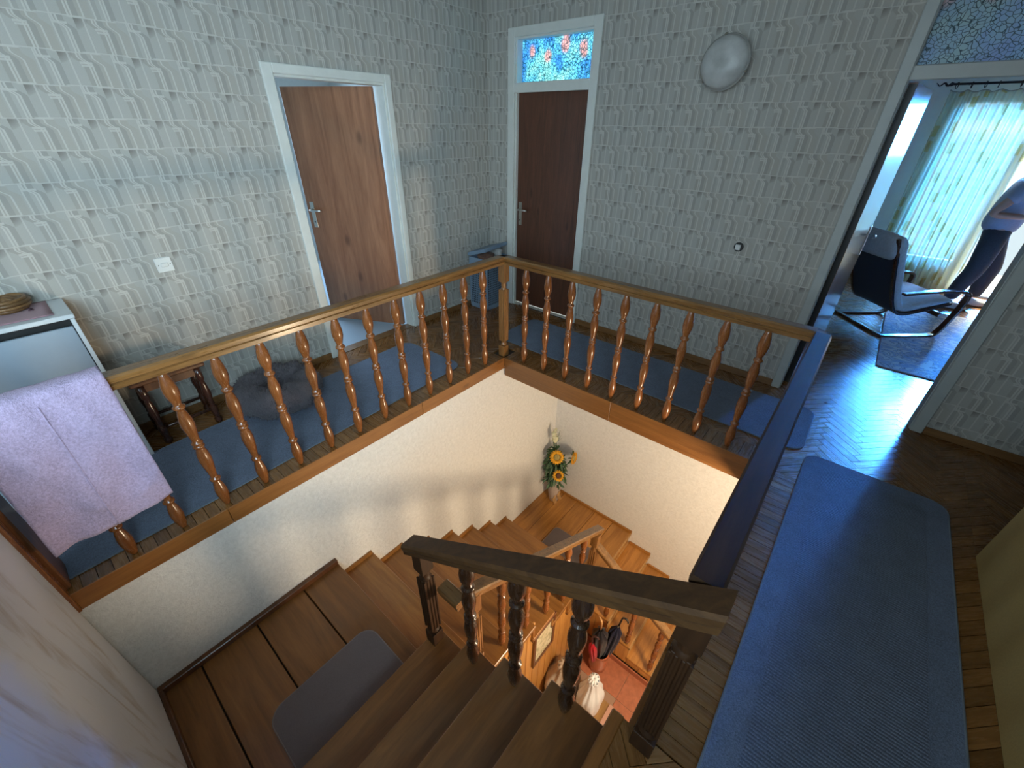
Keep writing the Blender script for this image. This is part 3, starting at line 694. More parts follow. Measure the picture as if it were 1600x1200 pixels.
# end blocks under flight three
x = 2.30
for k in range(0, 4):
    ztop = Z2-r3*k-0.035
    xa, xb = (2.30 if k == 0 else X3[k-1]), X3[k]
    if k == 0: continue
    for s_ in range(2):
        a = xa+(xb-xa)*s_/2; b_ = xa+(xb-xa)*(s_+1)/2
        bx('side_panel', M_panel, (a+0.002, Y3, GF+0.075), (b_-0.002, Y3+0.012+0.004*(s_ % 2), ztop), st, 0.002)
# boarded wall under flight two
pn = struct('trim_6')
yy = -2.86
while yy < -1.13:
    zt = None
    for k in range(1, 8):
        if Y2[k-1]-0.02 <= yy+0.045 < Y2[k]: zt = Z1-r2_*k-0.035
    if zt: bx('panel_board', M_panel, (2.305, yy+0.002, GF), (2.322, min(yy+0.098, -1.12), zt), pn, 0.003)
    yy += 0.10
bx('backing', M_parq_bed, (2.28, -2.9, GF), (2.305, -1.12, -2.3), pn)
# string cover strips along the open side of flight two
for k in range(1, 8):
    z = Z1-r2_*k
    bx('end_strip', M_darkwood, (2.322, Y2[k-1]-0.02, z-0.055), (2.345, Y2[k]-0.005, z-0.035), st)

# ---------------- railings
BPROF = [(0.012, 0.0), (0.015, 0.008), (0.022, 0.04), (0.028, 0.085), (0.028, 0.11), (0.022, 0.15), (0.016, 0.172), (0.0155, 0.178), (0.024, 0.183), (0.0255, 0.190), (0.024, 0.197), (0.0165, 0.202), (0.016, 0.21), (0.020, 0.245),
         (0.027, 0.30), (0.029, 0.335), (0.026, 0.37), (0.019, 0.395), (0.017, 0.402), (0.025, 0.407), (0.026, 0.413), (0.024, 0.419), (0.018, 0.423), (0.024, 0.428), (0.026, 0.434), (0.024, 0.440), (0.0175, 0.446), (0.018, 0.46), (0.024, 0.50), (0.029, 0.545), (0.028, 0.575), (0.021, 0.612),
         (0.0165, 0.630), (0.016, 0.637), (0.025, 0.643), (0.027, 0.650), (0.025, 0.657), (0.018, 0.662), (0.017, 0.672), (0.022, 0.69), (0.030, 0.725), (0.031, 0.75), (0.027, 0.785), (0.018, 0.825), (0.015, 0.845)]
def baluster_mesh(height):
    s_ = height/0.845; return MB().lathe([(r_, z*s_) for r_, z in BPROF], n=20)
M_rdark = wood('dark_oak_rail', (0.032, 0.013, 0.004), (0.098, 0.046, 0.015), 'X', 0.55, 1.0, 0.0, var=0.05)  # same oak as the other rails, darkened so the colour holds shade
M_rshade_y = wood('dark_oak_rail_shaded_y', (0.020, 0.010, 0.006), (0.060, 0.032, 0.016), 'Y', 0.42, 1.0, 0.1, var=0.05)
M_nshade = wood('dark_oak_newel_shaded', (0.018, 0.007, 0.002), (0.055, 0.022, 0.007), 'Z', 0.55, 1.0, 0.0, var=0.05)
M_bshade = wood('shaded_turned_wood', (0.022, 0.009, 0.004), (0.042, 0.017, 0.007), 'Z', 0.26, 1.2, 0.5, var=0.1, bmp=0.0)  # baluster wood darkened likewise, shade in its colour
proto_balu = None
def baluster(parent, x, y, z, height=0.825):
    global proto_balu
    if proto_balu is None:
        proto_balu = baluster_mesh(0.825).build('baluster', M_balu, parent); proto_balu.location = (x, y, z); return proto_balu
    c = copy_part(proto_balu, parent, (x, y, z)); c.scale = (1, 1, height/0.825); c.rotation_euler = (0, 0, random.uniform(0, 6)); return c
RAILP = [(-0.030, -0.062), (0.030, -0.062), (0.032, -0.040), (0.027, -0.036), (0.036, -0.030), (0.038, -0.010), (0.031, 0.0), (-0.031, 0.0), (-0.038, -0.010), (-0.036, -0.030), (-0.027, -0.036), (-0.032, -0.040)]
def rail(parent, p0, p1, m, m0=0, m1=0): return MB().sweep(RAILP, p0, p1, m0, m1).build('handrail', m, parent)
def newel(parent, x, y, z0, z1, w=0.036, mm=None):
    Hh = z1-z0; m = MB(); t = Hh
    m.box(-w, -w, 0, w, w, 0.10); m.lathe([(w*0.75, 0.10), (w*1.0, 0.115), (w*0.6, 0.13), (w*0.95, 0.145)], n=14)
    top = t-0.15
    # fluted square shaft
    def fl_(w_, n=3):
        pts = []; d_ = 2*w_/(2*n+1)
        for (ax, ay), (dx, dy) in (((-w_, -w_), (1, 0)), ((w_, -w_), (0, 1)), ((w_, w_), (-1, 0)), ((-w_, w_), (0, -1))):
            for q in range(2*n+1):
                dep = 0.005 if q % 2 else 0.0; nx, ny = -dy, dx
                for e in (q, q+1):
                    pts.append((ax+dx*d_*e+nx*dep, ay+dy*d_*e+ny*dep))
        return pts
    m.prism(fl_(w*0.92), 0.145, top-0.065)
    m.lathe([(w*0.95, top-0.065), (w*0.6, top-0.05), (w*0.72, top-0.03), (w*0.6, top-0.012), (w*0.95, top)], n=14)
    m.box(-w, -w, top, w, w, t)
    o = m.build('newel_post', mm or M_newel, parent, 0.002); o.location = (x, y, z0); return o
HR = 0.883; am = A-0.045; bm_ = Bq+0.045; cm = Cx+0.045
g1 = thing('gallery_railing', 'oak railing with turned balusters round the top of the stairwell', 'railing')
rail(g1, (am, -3.96, HR), (am, bm_, HR), M_rail_y, 0, 1.0)
rail(g1, (am, bm_, HR), (cm, bm_, HR), M_rail_x, -1.0, 1.0)
rail(g1, (cm, bm_, HR), (cm, -2.80, HR-0.001), M_rshade_y, -1.0, 0)
for i in range(14): baluster(g1, am, -1.27-0.2031*i, 0.0) if -1.27-0.2031*i > -3.9 else None
for i in range(9): baluster(g1, 1.326+0.211*i, bm_, 0.0)
for i in range(7): baluster(g1, cm, -1.30-0.2031*i, 0.0)
newel(g1, am+0.004, bm_-0.004, 0, HR-0.06, 0.032); newel(g1, cm, bm_, 0, HR-0.06, 0.032)
newel(g1, 3.262, -2.80, 0, HR-0.06, 0.036, M_nshade)
# flight one railing
g2 = thing('stair_railing', 'oak stair railing coloured as in shade, sloping down to the left at the front of the stairwell', 'railing')
YD = -2.845
s1 = 0.72
RAILD = [(a*1.15, b_*1.25) for a, b_ in RAILP]
p1_ = Vector((3.305, YD, 0.925)); p0_ = Vector((2.075, YD, 0.925-1.23*0.69))
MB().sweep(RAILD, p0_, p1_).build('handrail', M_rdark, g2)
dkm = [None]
def shaded_balu(o):
    if dkm[0] is None: dkm[0] = o.data.copy(); dkm[0].materials.clear(); dkm[0].materials.append(M_bshade)
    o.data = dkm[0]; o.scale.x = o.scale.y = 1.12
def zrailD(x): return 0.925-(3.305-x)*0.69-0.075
for k, x in ((1, 2.985), (2, 2.735), (3, 2.47)): shaded_balu(baluster(g2, x, YD+0.01, -r1*k, zrailD(x)+r1*k+0.01))
newel(g2, 2.155, YD+0.01, -r1*4, zrailD(2.155)+0.01, 0.034, M_nshade)
# flight two railing
g3 = thing('stair_railing', 'oak stair railing of the middle flight seen lit from below right', 'railing')
XM = 2.295; za, zb = -0.255, -1.345; ya, yb = -2.745, -1.05
rail(g3, (XM, ya-0.0, za), (XM, yb, zb), M_rail_y)
rail(g3, (2.19, -2.765, za), (2.332, -2.765, za), M_rail_x)
newel(g3, XM, -2.66, Z1-r2_, za-0.11, 0.034)
for k in range(2, 8):
    y = Y2[k]-0.06; zt = za+(y-ya)/(yb-ya)*(zb-za)-0.055; z = Z1-r2_*k
    if k < 7: baluster(g3, XM, y, z, zt-z)
newel(g3, XM, -1.115, Z1-r2_*7, zb-0.045, 0.034)
# flight three railing
g4 = thing('stair_railing', 'oak stair railing of the lowest flight beside the tiled floor', 'railing')
rail(g4, (2.32, -1.09, -1.545), (3.42, -1.09, -1.545-1.1*0.68), M_rail_x)
for k in range(1, 4):
    for x in (X3[k]-0.05,):
        z = Z2-r3*k; zt = -1.545-(x-2.32)*0.68-0.055; baluster(g4, x, -1.09, z, zt-z)
newel(g4, 3.42, -1.09, GF, -2.33, 0.034)

# ---------------- rugs and mats
def rug(name, label, x0, y0, x1, y1, r, z, th, mf, me, rib=None, rz=0, cat='rug', group=None):
    group = {'runner_rug': 'blue-grey runners round the stairwell', 'stair_mat': 'taupe mats on the stair landings'}.get(name, group)
    cx_, cy_ = (x0+x1)/2, (y0+y1)/2; t = thing(name, label, cat, (cx_, cy_, z), rz, group)
    a, b_, c, d = x0-cx_, y0-cy_, x1-cx_, y1-cy_
    o = MB().prism(rrect(a+.004, b_+.004, c-.004, d-.004, r), 0, th).build('pile', mf, t, 0.002)
    MB().tube([(x, y, th*0.6) for x, y in rrect(a+.004, b_+.004, c-.004, d-.004, r)], th*0.62, 6, True).build('binding', me, t)
    if rib:
        i = rib; MB().prism(rrect(a+i, b_+i, c-i, d-i, 0.01), th, th+0.0025).build('ribbed_field', M_rugrib, t, 0.001)
    return t
rug('runner_rug', 'long blue-grey ribbed runner on the parquet at lower right', 3.425, -3.45, 4.10, -0.765, 0.08, 0.0, 0.009, M_rug, M_rugedge, 0.10)
rug('runner_rug', 'blue-grey runner along the back wall behind the railing', 0.80, -0.80, 3.40, -0.20, 0.09, 0.0, 0.008, M_rug, M_rugedge, rz=R(0.3))
rug('runner_rug', 'blue-grey runner along the left wall behind the baluster row', 0.30, -4.9, 1.02, -1.42, 0.09, 0.0, 0.008, M_rug, M_rugedge, rz=R(2.0))
rug('stair_mat', 'taupe rounded mat on the upper landing boards', 1.695, -3.63, 2.30, -3.0, 0.085, Z1, 0.007, M_mat, M_matedge, cat='mat')
rug('stair_mat', 'taupe mat on the lower landing beside the sunflowers', 1.58, -1.0, 2.10, -0.62, 0.05, Z2, 0.007, M_mat, M_matedge, cat='mat')
rug('area_rug', 'pale patterned rug under the armchair in the living room', 3.685, 0.955, 5.4, 2.95, 0.02, 0.0, 0.010, M_lrug, M_matedge)

# ---------------- shoe cabinet, cloth, wicker bowl
cb = thing('shoe_cabinet', 'white shoe cabinet with flap fronts against the left wall', 'cabinet', (0.016, -3.44, 0))
m_ = MB(); m_.box(0.002, -0.018, 0, 0.32, 0, 0.91); m_.box(0.002, -1.0, 0, 0.32, -0.982, 0.91); m_.box(0.002, -0.982, 0, 0.30, -0.018, 0.05); m_.build('carcass', M_cab, cb, 0.002)
bx('top_board', M_cab, (0.0, -1.01, 0.91), (0.335, 0.004, 0.932), cb, 0.003)
bx('back_panel', M_black, (0.03, -0.982, 0.05), (0.27, -0.018, 0.90), cb)
for z0, z1 in ((0.06, 0.455), (0.465, 0.868)): 
    f_ = bx('flap_front', M_front, (0.300, -0.978, z0), (0.318, -0.022, z1), cb, 0.003)
cl = thing('table_cloth', 'pink cloth lying on the white cabinet', 'cloth', (0.0, -3.44, 0.933))
MB().grid(lambda u, v: (0.02+0.285*u, -0.06-0.55*v, 0.0015+0.0012*math.sin(u*7+v*5)), 12, 18).build('cloth_sheet', M_pinkcloth, cl, solid=0.002)
m_ = MB(); m_.tube([(0.13+0.03*math.cos(a*0.7), -0.115-0.012*math.sin(a*1.9)-0.006*a, 0.005) for a in range(7)], 0.003, 6); m_.build('printed_sprig', M_print, cl)
bw = thing('wicker_bowl', 'coiled brown wicker bowl standing on the pink cloth', 'basket', (0.075, -3.64, 0.937))
m_ = MB()
for r_, z in ((0.075, 0.012), (0.088, 0.026), (0.092, 0.042), (0.082, 0.054), (0.066, 0.050), (0.05, 0.044), (0.034, 0.04)):
    m_.tube([(r_*math.cos(a*math.pi/12), r_*math.sin(a*math.pi/12), z) for a in range(24)], 0.0095, 7, True)
m_.build('coils', M_wicker, bw); MB().lathe([(0.078, 0.002), (0.08, 0.012), (0.02, 0.013), (0.0, 0.013)], n=20).build('base_disc', M_wicker, bw)

# ---------------- towel over the railing
tw = thing('bath_towel', 'pink terry towel draped over the end of the railing', 'towel', (am, -3.465, 0))
def towel_pt(u, v):
    y = -0.008-0.40*u - 0.02*u*v
    path = v*1.02
    if path < 0.22: x, z = -0.050-0.012*(1-path/0.22), HR-0.22+path
    elif path < 0.34:
        t_ = (path-0.22)/0.12; a_ = math.pi*(1-t_); x, z = 0.048*math.cos(a_), HR+0.012+0.018*math.sin(a_)
    else: 
        d_ = path-0.34; k_ = min(1, d_*3)
        x, z = 0.052+0.010*math.sin(u*9+d_*6)*k_+0.02*d_+k_*0.007*math.sin(u*14-d_*11)+0.009*math.exp(-((d_-0.50-0.10*math.sin(u*5))/0.02)**2)+0.007*math.exp(-((d_-0.58+0.08*u)/0.015)**2), HR-d_*0.92
    z += -0.02*u*(v > .5)*min(1, (v-.5)*2) if v > .5 else 0
    x += 0.004*math.sin(u*23+v*17)
    return (x, y, z)
MB().grid(towel_pt, 40, 60).build('terry_sheet', M_towel, tw, solid=0.012)
MB().tube([(towel_pt(0.5, 0.36+0.64*i/20)[0]+0.007, towel_pt(0.5, 0.36+0.64*i/20)[1], towel_pt(0.5, 0.36+0.64*i/20)[2]) for i in range(21)], 0.0035, 6).build('folded_edge', M_towel, tw)

# ---------------- stool
sl = thing('stool', 'small dark stool on turned legs beside the cabinet', 'stool', (0.165, -3.2, 0))
bx('stool_top', M_darkwood, (-0.15, -0.19, 0.44), (0.15, 0.19, 0.465), sl, 0.006)
m_ = MB(); m_.box(-0.115, -0.15, 0.38, -0.095, 0.15, 0.44); m_.box(0.095, -0.15, 0.38, 0.115, 0.15, 0.44); m_.box(-0.095, -0.165, 0.38, 0.095, -0.145, 0.44); m_.box(-0.095, 0.145, 0.38, 0.095, 0.165, 0.44); m_.build('apron', M_darkwood, sl, 0.002)
LP = [(0.014, 0), (0.022, 0.01), (0.024, 0.035), (0.014, 0.05), (0.02, 0.06), (0.023, 0.10), (0.023, 0.13), (0.013, 0.145), (0.019, 0.155), (0.015, 0.17), (0.024, 0.24), (0.018, 0.30), (0.013, 0.33), (0.021, 0.345), (0.021, 0.44)]
M_leg = wood('black_turned_leg', (0.02, 0.007, 0.004), (0.06, 0.02, 0.010), 'Z', 0.25, 1.0, 0.5)
lg = MB().lathe(LP, n=14).build('leg', M_leg, sl); lg.location = (0.105, -0.145, 0)
for p in ((0.105, 0.145, 0), (-0.105, -0.145, 0), (-0.105, 0.145, 0)): copy_part(lg, sl, p)
m_ = MB()
for x in (-0.105, 0.105): m_.tube([(x, -0.145, 0.115), (x, 0, 0.115), (x, 0.145, 0.115)], [0.009, 0.013, 0.009], 8)
m_.tube([(-0.105, 0, 0.115), (0.105, 0, 0.115)], 0.01, 8); m_.build('stretcher', M_leg, sl)

# ---------------- fluffy pet bed
pb = thing('pet_bed', 'fluffy grey round pet bed on the runner by the left wall', 'pet bed', (0.345, -2.66, 0.008))
def torus_pt(u, v):
    a = 2*math.pi*u; b_ = 2*math.pi*v
    rr = 0.185; r_ = 0.105+0.008*math.sin(7*a)+0.006*math.sin(11*a+3*b_)
    return ((rr+r_*math.cos(b_))*math.cos(a), (rr+r_*math.cos(b_))*math.sin(a), max(0.0, 0.095+r_*0.95*math.sin(b_)))
rg = MB().grid(torus_pt, 48, 20, True, True).build('plush_ring', M_plush, pb)
MB().lathe([(0.12, 0.01), (0.14, 0.05), (0.10, 0.062), (0.0, 0.055)], n=24).build('cushion', M_plush, pb)
fm = MB()
for i in range(5200):
    u, v = random.random(), random.random(); p = Vector(torus_pt(u, v)); q = Vector(((0.185)*math.cos(2*math.pi*u), 0.185*math.sin(2*math.pi*u), 0.095))
    n_ = (p-q).normalized(); 
    if p.z < 0.012: continue
    n_ = (n_+Vector((random.uniform(-.8, .8), random.uniform(-.8, .8), random.uniform(-.7, .5)))*0.7).normalized(); s_ = n_.orthogonal().normalized()*0.0022
    l_ = random.uniform(0.012, 0.028); e = p+n_*l_
    if e.z < 0.001 or e.x+0.345 < 0.004: continue
    fm.add([p-s_, p+s_, e], [(0, 1, 2)])
f_ = fm.build('fur_tufts', M_plush, pb, fix=False); f_['kind'] = 'stuff'

# ---------------- laundry hamper
hp = thing('laundry_hamper', 'blue-grey lattice laundry hamper with a half-open lid in the far corner', 'hamper', (0.022, -0.03, 0))
W_, D_, Hh = 0.262, 0.335, 0.555
m_ = MB(); t_ = 0.008
for x in (0.0, W_-0.02): 
    for y in (-D_, -0.02): m_.box(x, y, 0, x+0.02, y+0.02, Hh)
m_.box(0, -D_, 0, W_, 0, 0.02)
for z0, z1 in ((0.02, 0.05), (Hh-0.075, Hh)):
    m_.box(0.02, -D_+0.001, z0, W_-0.02, -D_+t_, z1); m_.box(0.02, -t_, z0, W_-0.02, -0.001, z1); m_.box(0.001, -D_+0.02, z0, t_, -0.02, z1); m_.box(W_-t_, -D_+0.02, z0, W_-0.001, -0.02, z1)
m_.build('hamper_frame', M_hamper, hp, 0.002)
m_ = MB()
for k in range(1, 9):
    x = 0.02+k*(W_-0.04)/9; m_.box(x-0.004, -D_+0.002, 0.05, x+0.004, -D_+0.006, Hh-0.075)
for k in range(1, 12):
    y = -D_+0.02+k*(D_-0.04)/12; m_.box(W_-0.006, y-0.004, 0.05, W_-0.002, y+0.004, Hh-0.075)
for k in range(1, 17):
    z = 0.05+k*(Hh-0.125)/17; m_.box(0.02, -D_+0.002, z-0.004, W_-0.02, -D_+0.006, z+0.004); m_.box(W_-0.006, -D_+0.02, z-0.004, W_-0.002, -0.02, z+0.004)
o = m_.build('lattice', M_hamper, hp); o['kind'] = 'stuff'
bx('liner', M_hampin, (0.012, -D_+0.012, 0.02), (W_-0.012, -0.012, Hh-0.09), hp)
ld_ = MB().box(0, -0.006, 0, W_+0.02, D_+0.02, 0.035).build('lid', M_hamper, hp, 0.008, segs=2); ld_.location = (-0.005, -D_-0.005, Hh+0.004); ld_.rotation_euler = (R(3), R(-17), 0)
def blob(parent, name, m, c, rx, ry, rz, seed, amp=0.2):
    rnd = random.Random(seed); ph = [rnd.uniform(0, 6) for _ in range(6)]
    def f(u, v):
        a = 2*math.pi*u; b_ = math.pi*(v-0.5); k = 1+amp*(math.sin(3*a+ph[0]+2*b_)*0.5+math.sin(5*b_+ph[1]+a*2)*0.5)
        return (c[0]+rx*k*math.cos(b_)*math.cos(a), c[1]+ry*k*math.cos(b_)*math.sin(a), c[2]+rz*k*math.sin(b_))
    return MB().grid(f, 24, 14, True, True).build(name, m, parent)
lc = thing('folded_laundry', 'brown laundry piled under the half-open hamper lid', 'laundry', (0.15, -0.20, 0.49)); blob(lc, 'brown_garment', M_laundry, (0, -0.02, 0.055), 0.09, 0.10, 0.045, 3)
lc2 = thing('folded_laundry', 'pale crumpled laundry sticking out at the back of the hamper', 'laundry', (0.17, -0.085, 0.50)); blob(lc2, 'pale_garment', M_laundry2, (0, 0, 0.07), 0.085, 0.045, 0.06, 5)

# ---------------- wall lamp, switch, socket
wlmp = thing('wall_lamp', 'round frosted glass lamp with clips on the back wall', 'lamp', (2.155, 0.0, 2.105))
Tn = Matrix.Rotation(R(90), 3, 'X')
MB().lathe([(0.05, 0.0), (0.055, 0.05), (0.05, 0.075)], n=24, T=Tn).build('wall_mount', M_lampbase, wlmp)
MB().lathe([(0.05, 0.066), (0.135, 0.070), (0.150, 0.078), (0.150, 0.086), (0.142, 0.092)], n=40, T=Tn).build('base_rim', M_lampbase, wlmp)
MB().lathe([(0.140, 0.088), (0.143, 0.10), (0.128, 0.122), (0.095, 0.142), (0.05, 0.153), (0.0, 0.156)], n=40, T=Tn).build('glass_bowl', M_frost, wlmp)
for a in (100, 220, 340):
    m_ = MB().lathe([(0.0, 0), (0.007, 0.004), (0.008, 0.012), (0.004, 0.02), (0, 0.021)], (0.147*math.cos(R(a)), -0.086, 0.147*math.sin(R(a))), 10, Tn); m_.build('clip', M_chrome, wlmp)
sw = thing('light_switch', 'square white light switch left of the open door', 'switch', (0.0, -2.94, 1.005))
bx('switch_plate', M_switch, (0, -0.042, -0.042), (0.008, 0.042, 0.042), sw, 0.002); bx('rocker', M_switch, (0.008, -0.02, -0.012), (0.014, 0.02, 0.012), sw, 0.003)
for y in (-0.03, 0.03): MB().lathe([(0.003, 0), (0.003, 0.001)], (0.008, y, 0), 8, Matrix.Rotation(R(90), 3, 'Y')).build('screw', M_black, sw)
so = thing('wall_outlet_box', 'open round wall box with a loose white insert on the back wall', 'outlet', (2.531, 0.0, 1.0))
MB().lathe([(0.030, 0), (0.034, 0.002), (0.030, 0.004)], n=24, T=Tn).build('box_rim', M_black, so)
bx('insert', M_switch, (-0.022, -0.014, -0.022), (0.014, -0.004, 0.016), so, 0.002)
sw2 = thing('light_switch', 'small white switch beside the living room curtain', 'switch', (3.417, 4.05, 1.01)); bx('switch_plate', M_switch, (-0.035, -0.008, -0.04), (0.035, 0, 0.04), sw2, 0.002); bx('rocker', M_lampbase, (-0.02, -0.013, -0.025), (0.02, -0.008, 0.025), sw2, 0.002)

# ---------------- sunflower arrangement in the corner of the lower landing
va = thing('vase', 'tall pale vase tied with straw bows in the landing corner', 'vase', (1.30, -0.28, Z2))
MB().lathe([(0.055, 0), (0.062, 0.01), (0.075, 0.12), (0.082, 0.24), (0.07, 0.34), (0.058, 0.40), (0.066, 0.42), (0.058, 0.415), (0.05, 0.38)], n=24).build('vase_body', plain('pale_ceramic', (0.45, 0.36, 0.30), 0.4, nz=0.1), va)
M_straw = plain('straw', (0.62, 0.36, 0.14), 0.8)
for bxx, byy, bz in ((0.05, -0.055, 0.12), (0.088, -0.02, 0.19)):
    m_ = MB()
    for k in range(13):
        a = R(-60+10*k); m_.tube([(bxx, byy, bz), (bxx+0.03*math.sin(a)+0.01, byy-0.02, bz-0.06*abs(math.cos(a))-0.02), (bxx+0.055*math.sin(a)+0.01, byy-0.025, bz-0.11*abs(math.cos(a)))], [0.003, 0.003, 0.001], 5)
    m_.lathe([(0.0, -0.015), (0.014, 0), (0, 0.015)], (bxx, byy, bz), 8); m_.build('straw_bow', M_straw, va)
M_green = plain('leaf_green', (0.045, 0.10, 0.035), 0.6, nz=0.4, nscale=30); M_green2 = plain('sage_leaf', (0.12, 0.20, 0.11), 0.6, nz=0.3, nscale=30); M_dgreen = plain('dark_leaf', (0.015, 0.04, 0.02), 0.6)
M_petal = plain('sunflower_petal', (0.85, 0.40, 0.02), 0.6, nz=0.2, nscale=25); M_disc = plain('sunflower_disc', (0.36, 0.27, 0.08), 0.9, nz=0.4, nscale=90); M_disc2 = plain('brown_disc', (0.12, 0.05, 0.02), 0.9, nz=0.4, nscale=90)
def leaf(mb, p, d, ln, wd, droop=0.3):
    p = Vector(p); d = Vector(d).normalized(); s_ = d.cross(Vector((0, 0, 1)));
    if s_.length < .1: s_ = Vector((1, 0, 0))
    s_.normalize(); up_ = s_.cross(d); vs = []
    for i in range(6):
        t = i/5; c = p+d*ln*t-Vector((0, 0, 1))*droop*ln*t*t; wv = wd*math.sin(math.pi*min(1, t*0.92+0.08))**0.8
        vs += [c-s_*wv+up_*wv*0.35, c, c+s_*wv+up_*wv*0.35]
    fs = []
    for i in range(5):
        for j in range(2): fs.append((i*3+j, i*3+j+1, i*3+4+j, i*3+3+j))
    mb.add(vs, fs, True)
FLX = (1.30, -0.28, Z2)
def stemflower(name, label, top, face, r, disc, npet=18):
    t = thing(name, label, 'flower', (FLX[0], FLX[1], FLX[2]+0.36), 0.0, 'sunflowers in the vase'); top = Vector(top)
    MB().tube([(0, 0, -0.1), (top.x*0.5, top.y*0.5, top.z*0.55), tuple(top-Vector(face).normalized()*0.01)], 0.005, 6).build('stem', M_green, t)
    Q = Vector(face).to_track_quat('Z', 'Y').to_matrix(); mp_ = MB()
    for ring, (rr, n_) in enumerate(((r, npet), (r*0.86, npet))):
        for k in range(n_):
            a = 2*math.pi*(k+0.5*ring)/n_; c, s_ = math.cos(a), math.sin(a)
            pts = [(0.38*r, 0.0), (0.7*rr, 0.13*r), (rr, 0.0), (0.7*rr, -0.13*r)]; z = 0.004*ring
            mp_.add([top+Q @ Vector((x*c-y*s_, x*s_+y*c, z+(0.16*r if x > 0.6*r else 0)*(0.3+0.3*ring))) for x, y in pts], [(0, 1, 2, 3)], True)
    mp_.build('petals', M_petal, t, solid=0.0015)
    MB().lathe([(0.0, 0.014), (r*0.2, 0.013), (r*0.40, 0.006), (r*0.42, -0.004), (0.0, -0.010)], top, 20, Q).build('disc', disc, t)
    ml_ = MB()
    for k in range(7): 
        a = 2*math.pi*k/7; leaf(ml_, top+Q @ Vector((0.3*r*math.cos(a), 0.3*r*math.sin(a), -0.012)), Q @ Vector((math.cos(a), math.sin(a), -0.3)), r*0.8, r*0.16, 0)
    ml_.build('sepals', M_green, t, solid=0.001)
stemflower('sunflower', 'largest open sunflower at the top of the bouquet, facing the camera', (0.045, -0.085, 0.43), (0.50, -0.62, 0.60), 0.092, M_disc)
stemflower('sunflower', 'small sunflower with a brown centre, lowest in the bouquet', (0.11, -0.12, 0.20), (0.4, -0.6, 0.66), 0.075, M_disc2, 14)
stemflower('sunflower', 'sunflower seen from the side at the right of the bouquet', (0.20, 0.04, 0.42), (0.95, 0.1, 0.15), 0.085, M_disc)
fo = thing('foliage_bunch', 'green artificial foliage filling the vase in the corner', 'foliage', (FLX[0], FLX[1], FLX[2]+0.36))
rnd = random.Random(5)
for nm, m, cnt, z0, z1, sp in (('sage_leaves', M_green2, 150, -0.10, 0.46, 0.10), ('green_leaves', M_green, 150, -0.05, 0.48, 0.11), ('dark_leaves', M_dgreen, 70, 0.05, 0.38, 0.08)):
    ml_ = MB()
    for i in range(cnt):
        z = rnd.uniform(z0, z1); a = rnd.uniform(0, 6.28); rr = rnd.uniform(0.01, sp)*(1-0.5*max(0, (z-0.25)/0.3)); px_, py_ = rr*math.cos(a)-0.02*max(0, z*2), rr*math.sin(a)-0.01
        ln = rnd.uniform(0.05, 0.10); d_ = Vector((math.cos(a), math.sin(a)-0.25, rnd.uniform(-0.9, 0.9))).normalized()
        if px_+FLX[0]+d_.x*ln < WX+0.01 or py_+FLX[1]+d_.y*ln > BY-0.01: d_.x = abs(d_.x)*.4; d_.y = -abs(d_.y)
        if px_+FLX[0] < WX+0.02 or py_+FLX[1] > BY-0.015: continue
        if z > 0.33 and (px_ > 0.0 or d_.x > 0.2): continue
        leaf(ml_, (px_, py_, z), d_, ln, rnd.uniform(0.010, 0.018), rnd.uniform(0.1, 0.6))
    ml_.build(nm, m, fo, fix=False)['kind'] = 'stuff'
m_ = MB()
for k in range(16):
    a = rnd.uniform(0, 6.28); m_.tube([(-0.03, 0, 0.35), (-0.05+0.02*math.cos(a), 0.0+0.02*math.sin(a), 0.55), (-0.05+0.09*math.cos(a)*rnd.random()+0.02, 0.05*math.sin(a), 0.60+rnd.uniform(0, .16))], [0.0025, 0.002, 0.0008], 5)
m_.build('grass_blades', M_green, fo)['kind'] = 'stuff'
wf = thing('white_blossom', 'pale cream blossom spray at the very top of the bouquet', 'flower', (FLX[0]-0.045, FLX[1]-0.02, FLX[2]+0.36))
MB().tube([(0, 0, 0.2), (0, 0, 0.5), (0.0, 0.0, 0.72)], 0.003, 6).build('stem', M_green2, wf)
for i, (z, r_) in enumerate(((0.60, 0.036), (0.65, 0.033), (0.695, 0.028), (0.735, 0.020), (0.77, 0.012))): blob(wf, 'blossom', plain('cream_blossom', (0.62, 0.60, 0.40), 0.7) if i == 0 else bpy.data.materials['cream_blossom'], (0.012*math.sin(i*2), 0.01*math.cos(i*2), z), r_, r_, r_*0.8, i, 0.3)

# ---------------- picture on the boards
pf = thing('picture_frame', 'small framed picture hanging on the boarded wall under the stairs', 'picture', (2.322, -1.93, -1.93))
m_ = MB(); a, b_, t = 0.15, 0.235, 0.028
m_.box(0, -a, -b_, 0.022, -a+t, b_); m_.box(0, a-t, -b_, 0.022, a, b_); m_.box(0, -a+t, -b_, 0.022, a-t, -b_+t); m_.box(0, -a+t, b_-t, 0.022, a-t, b_); m_.build('frame', M_darkwood, pf, 0.003)
def artm():
    m, nt, b = mat('faded_print'); v = coords(nt, 'Object', (1, 1, 1)); n = noise(nt, v, 14, 4, 0.6, 1.0)
    nt.links.new(ramp(nt, n, [(0.35, (0.25, 0.24, 0.14)), (0.5, (0.55, 0.47, 0.30)), (0.65, (0.66, 0.60, 0.45))]), b.inputs['Base Color']); return m
bx('print', artm(), (0.006, -a+t, -b_+t), (0.010, a-t, b_-t), pf)

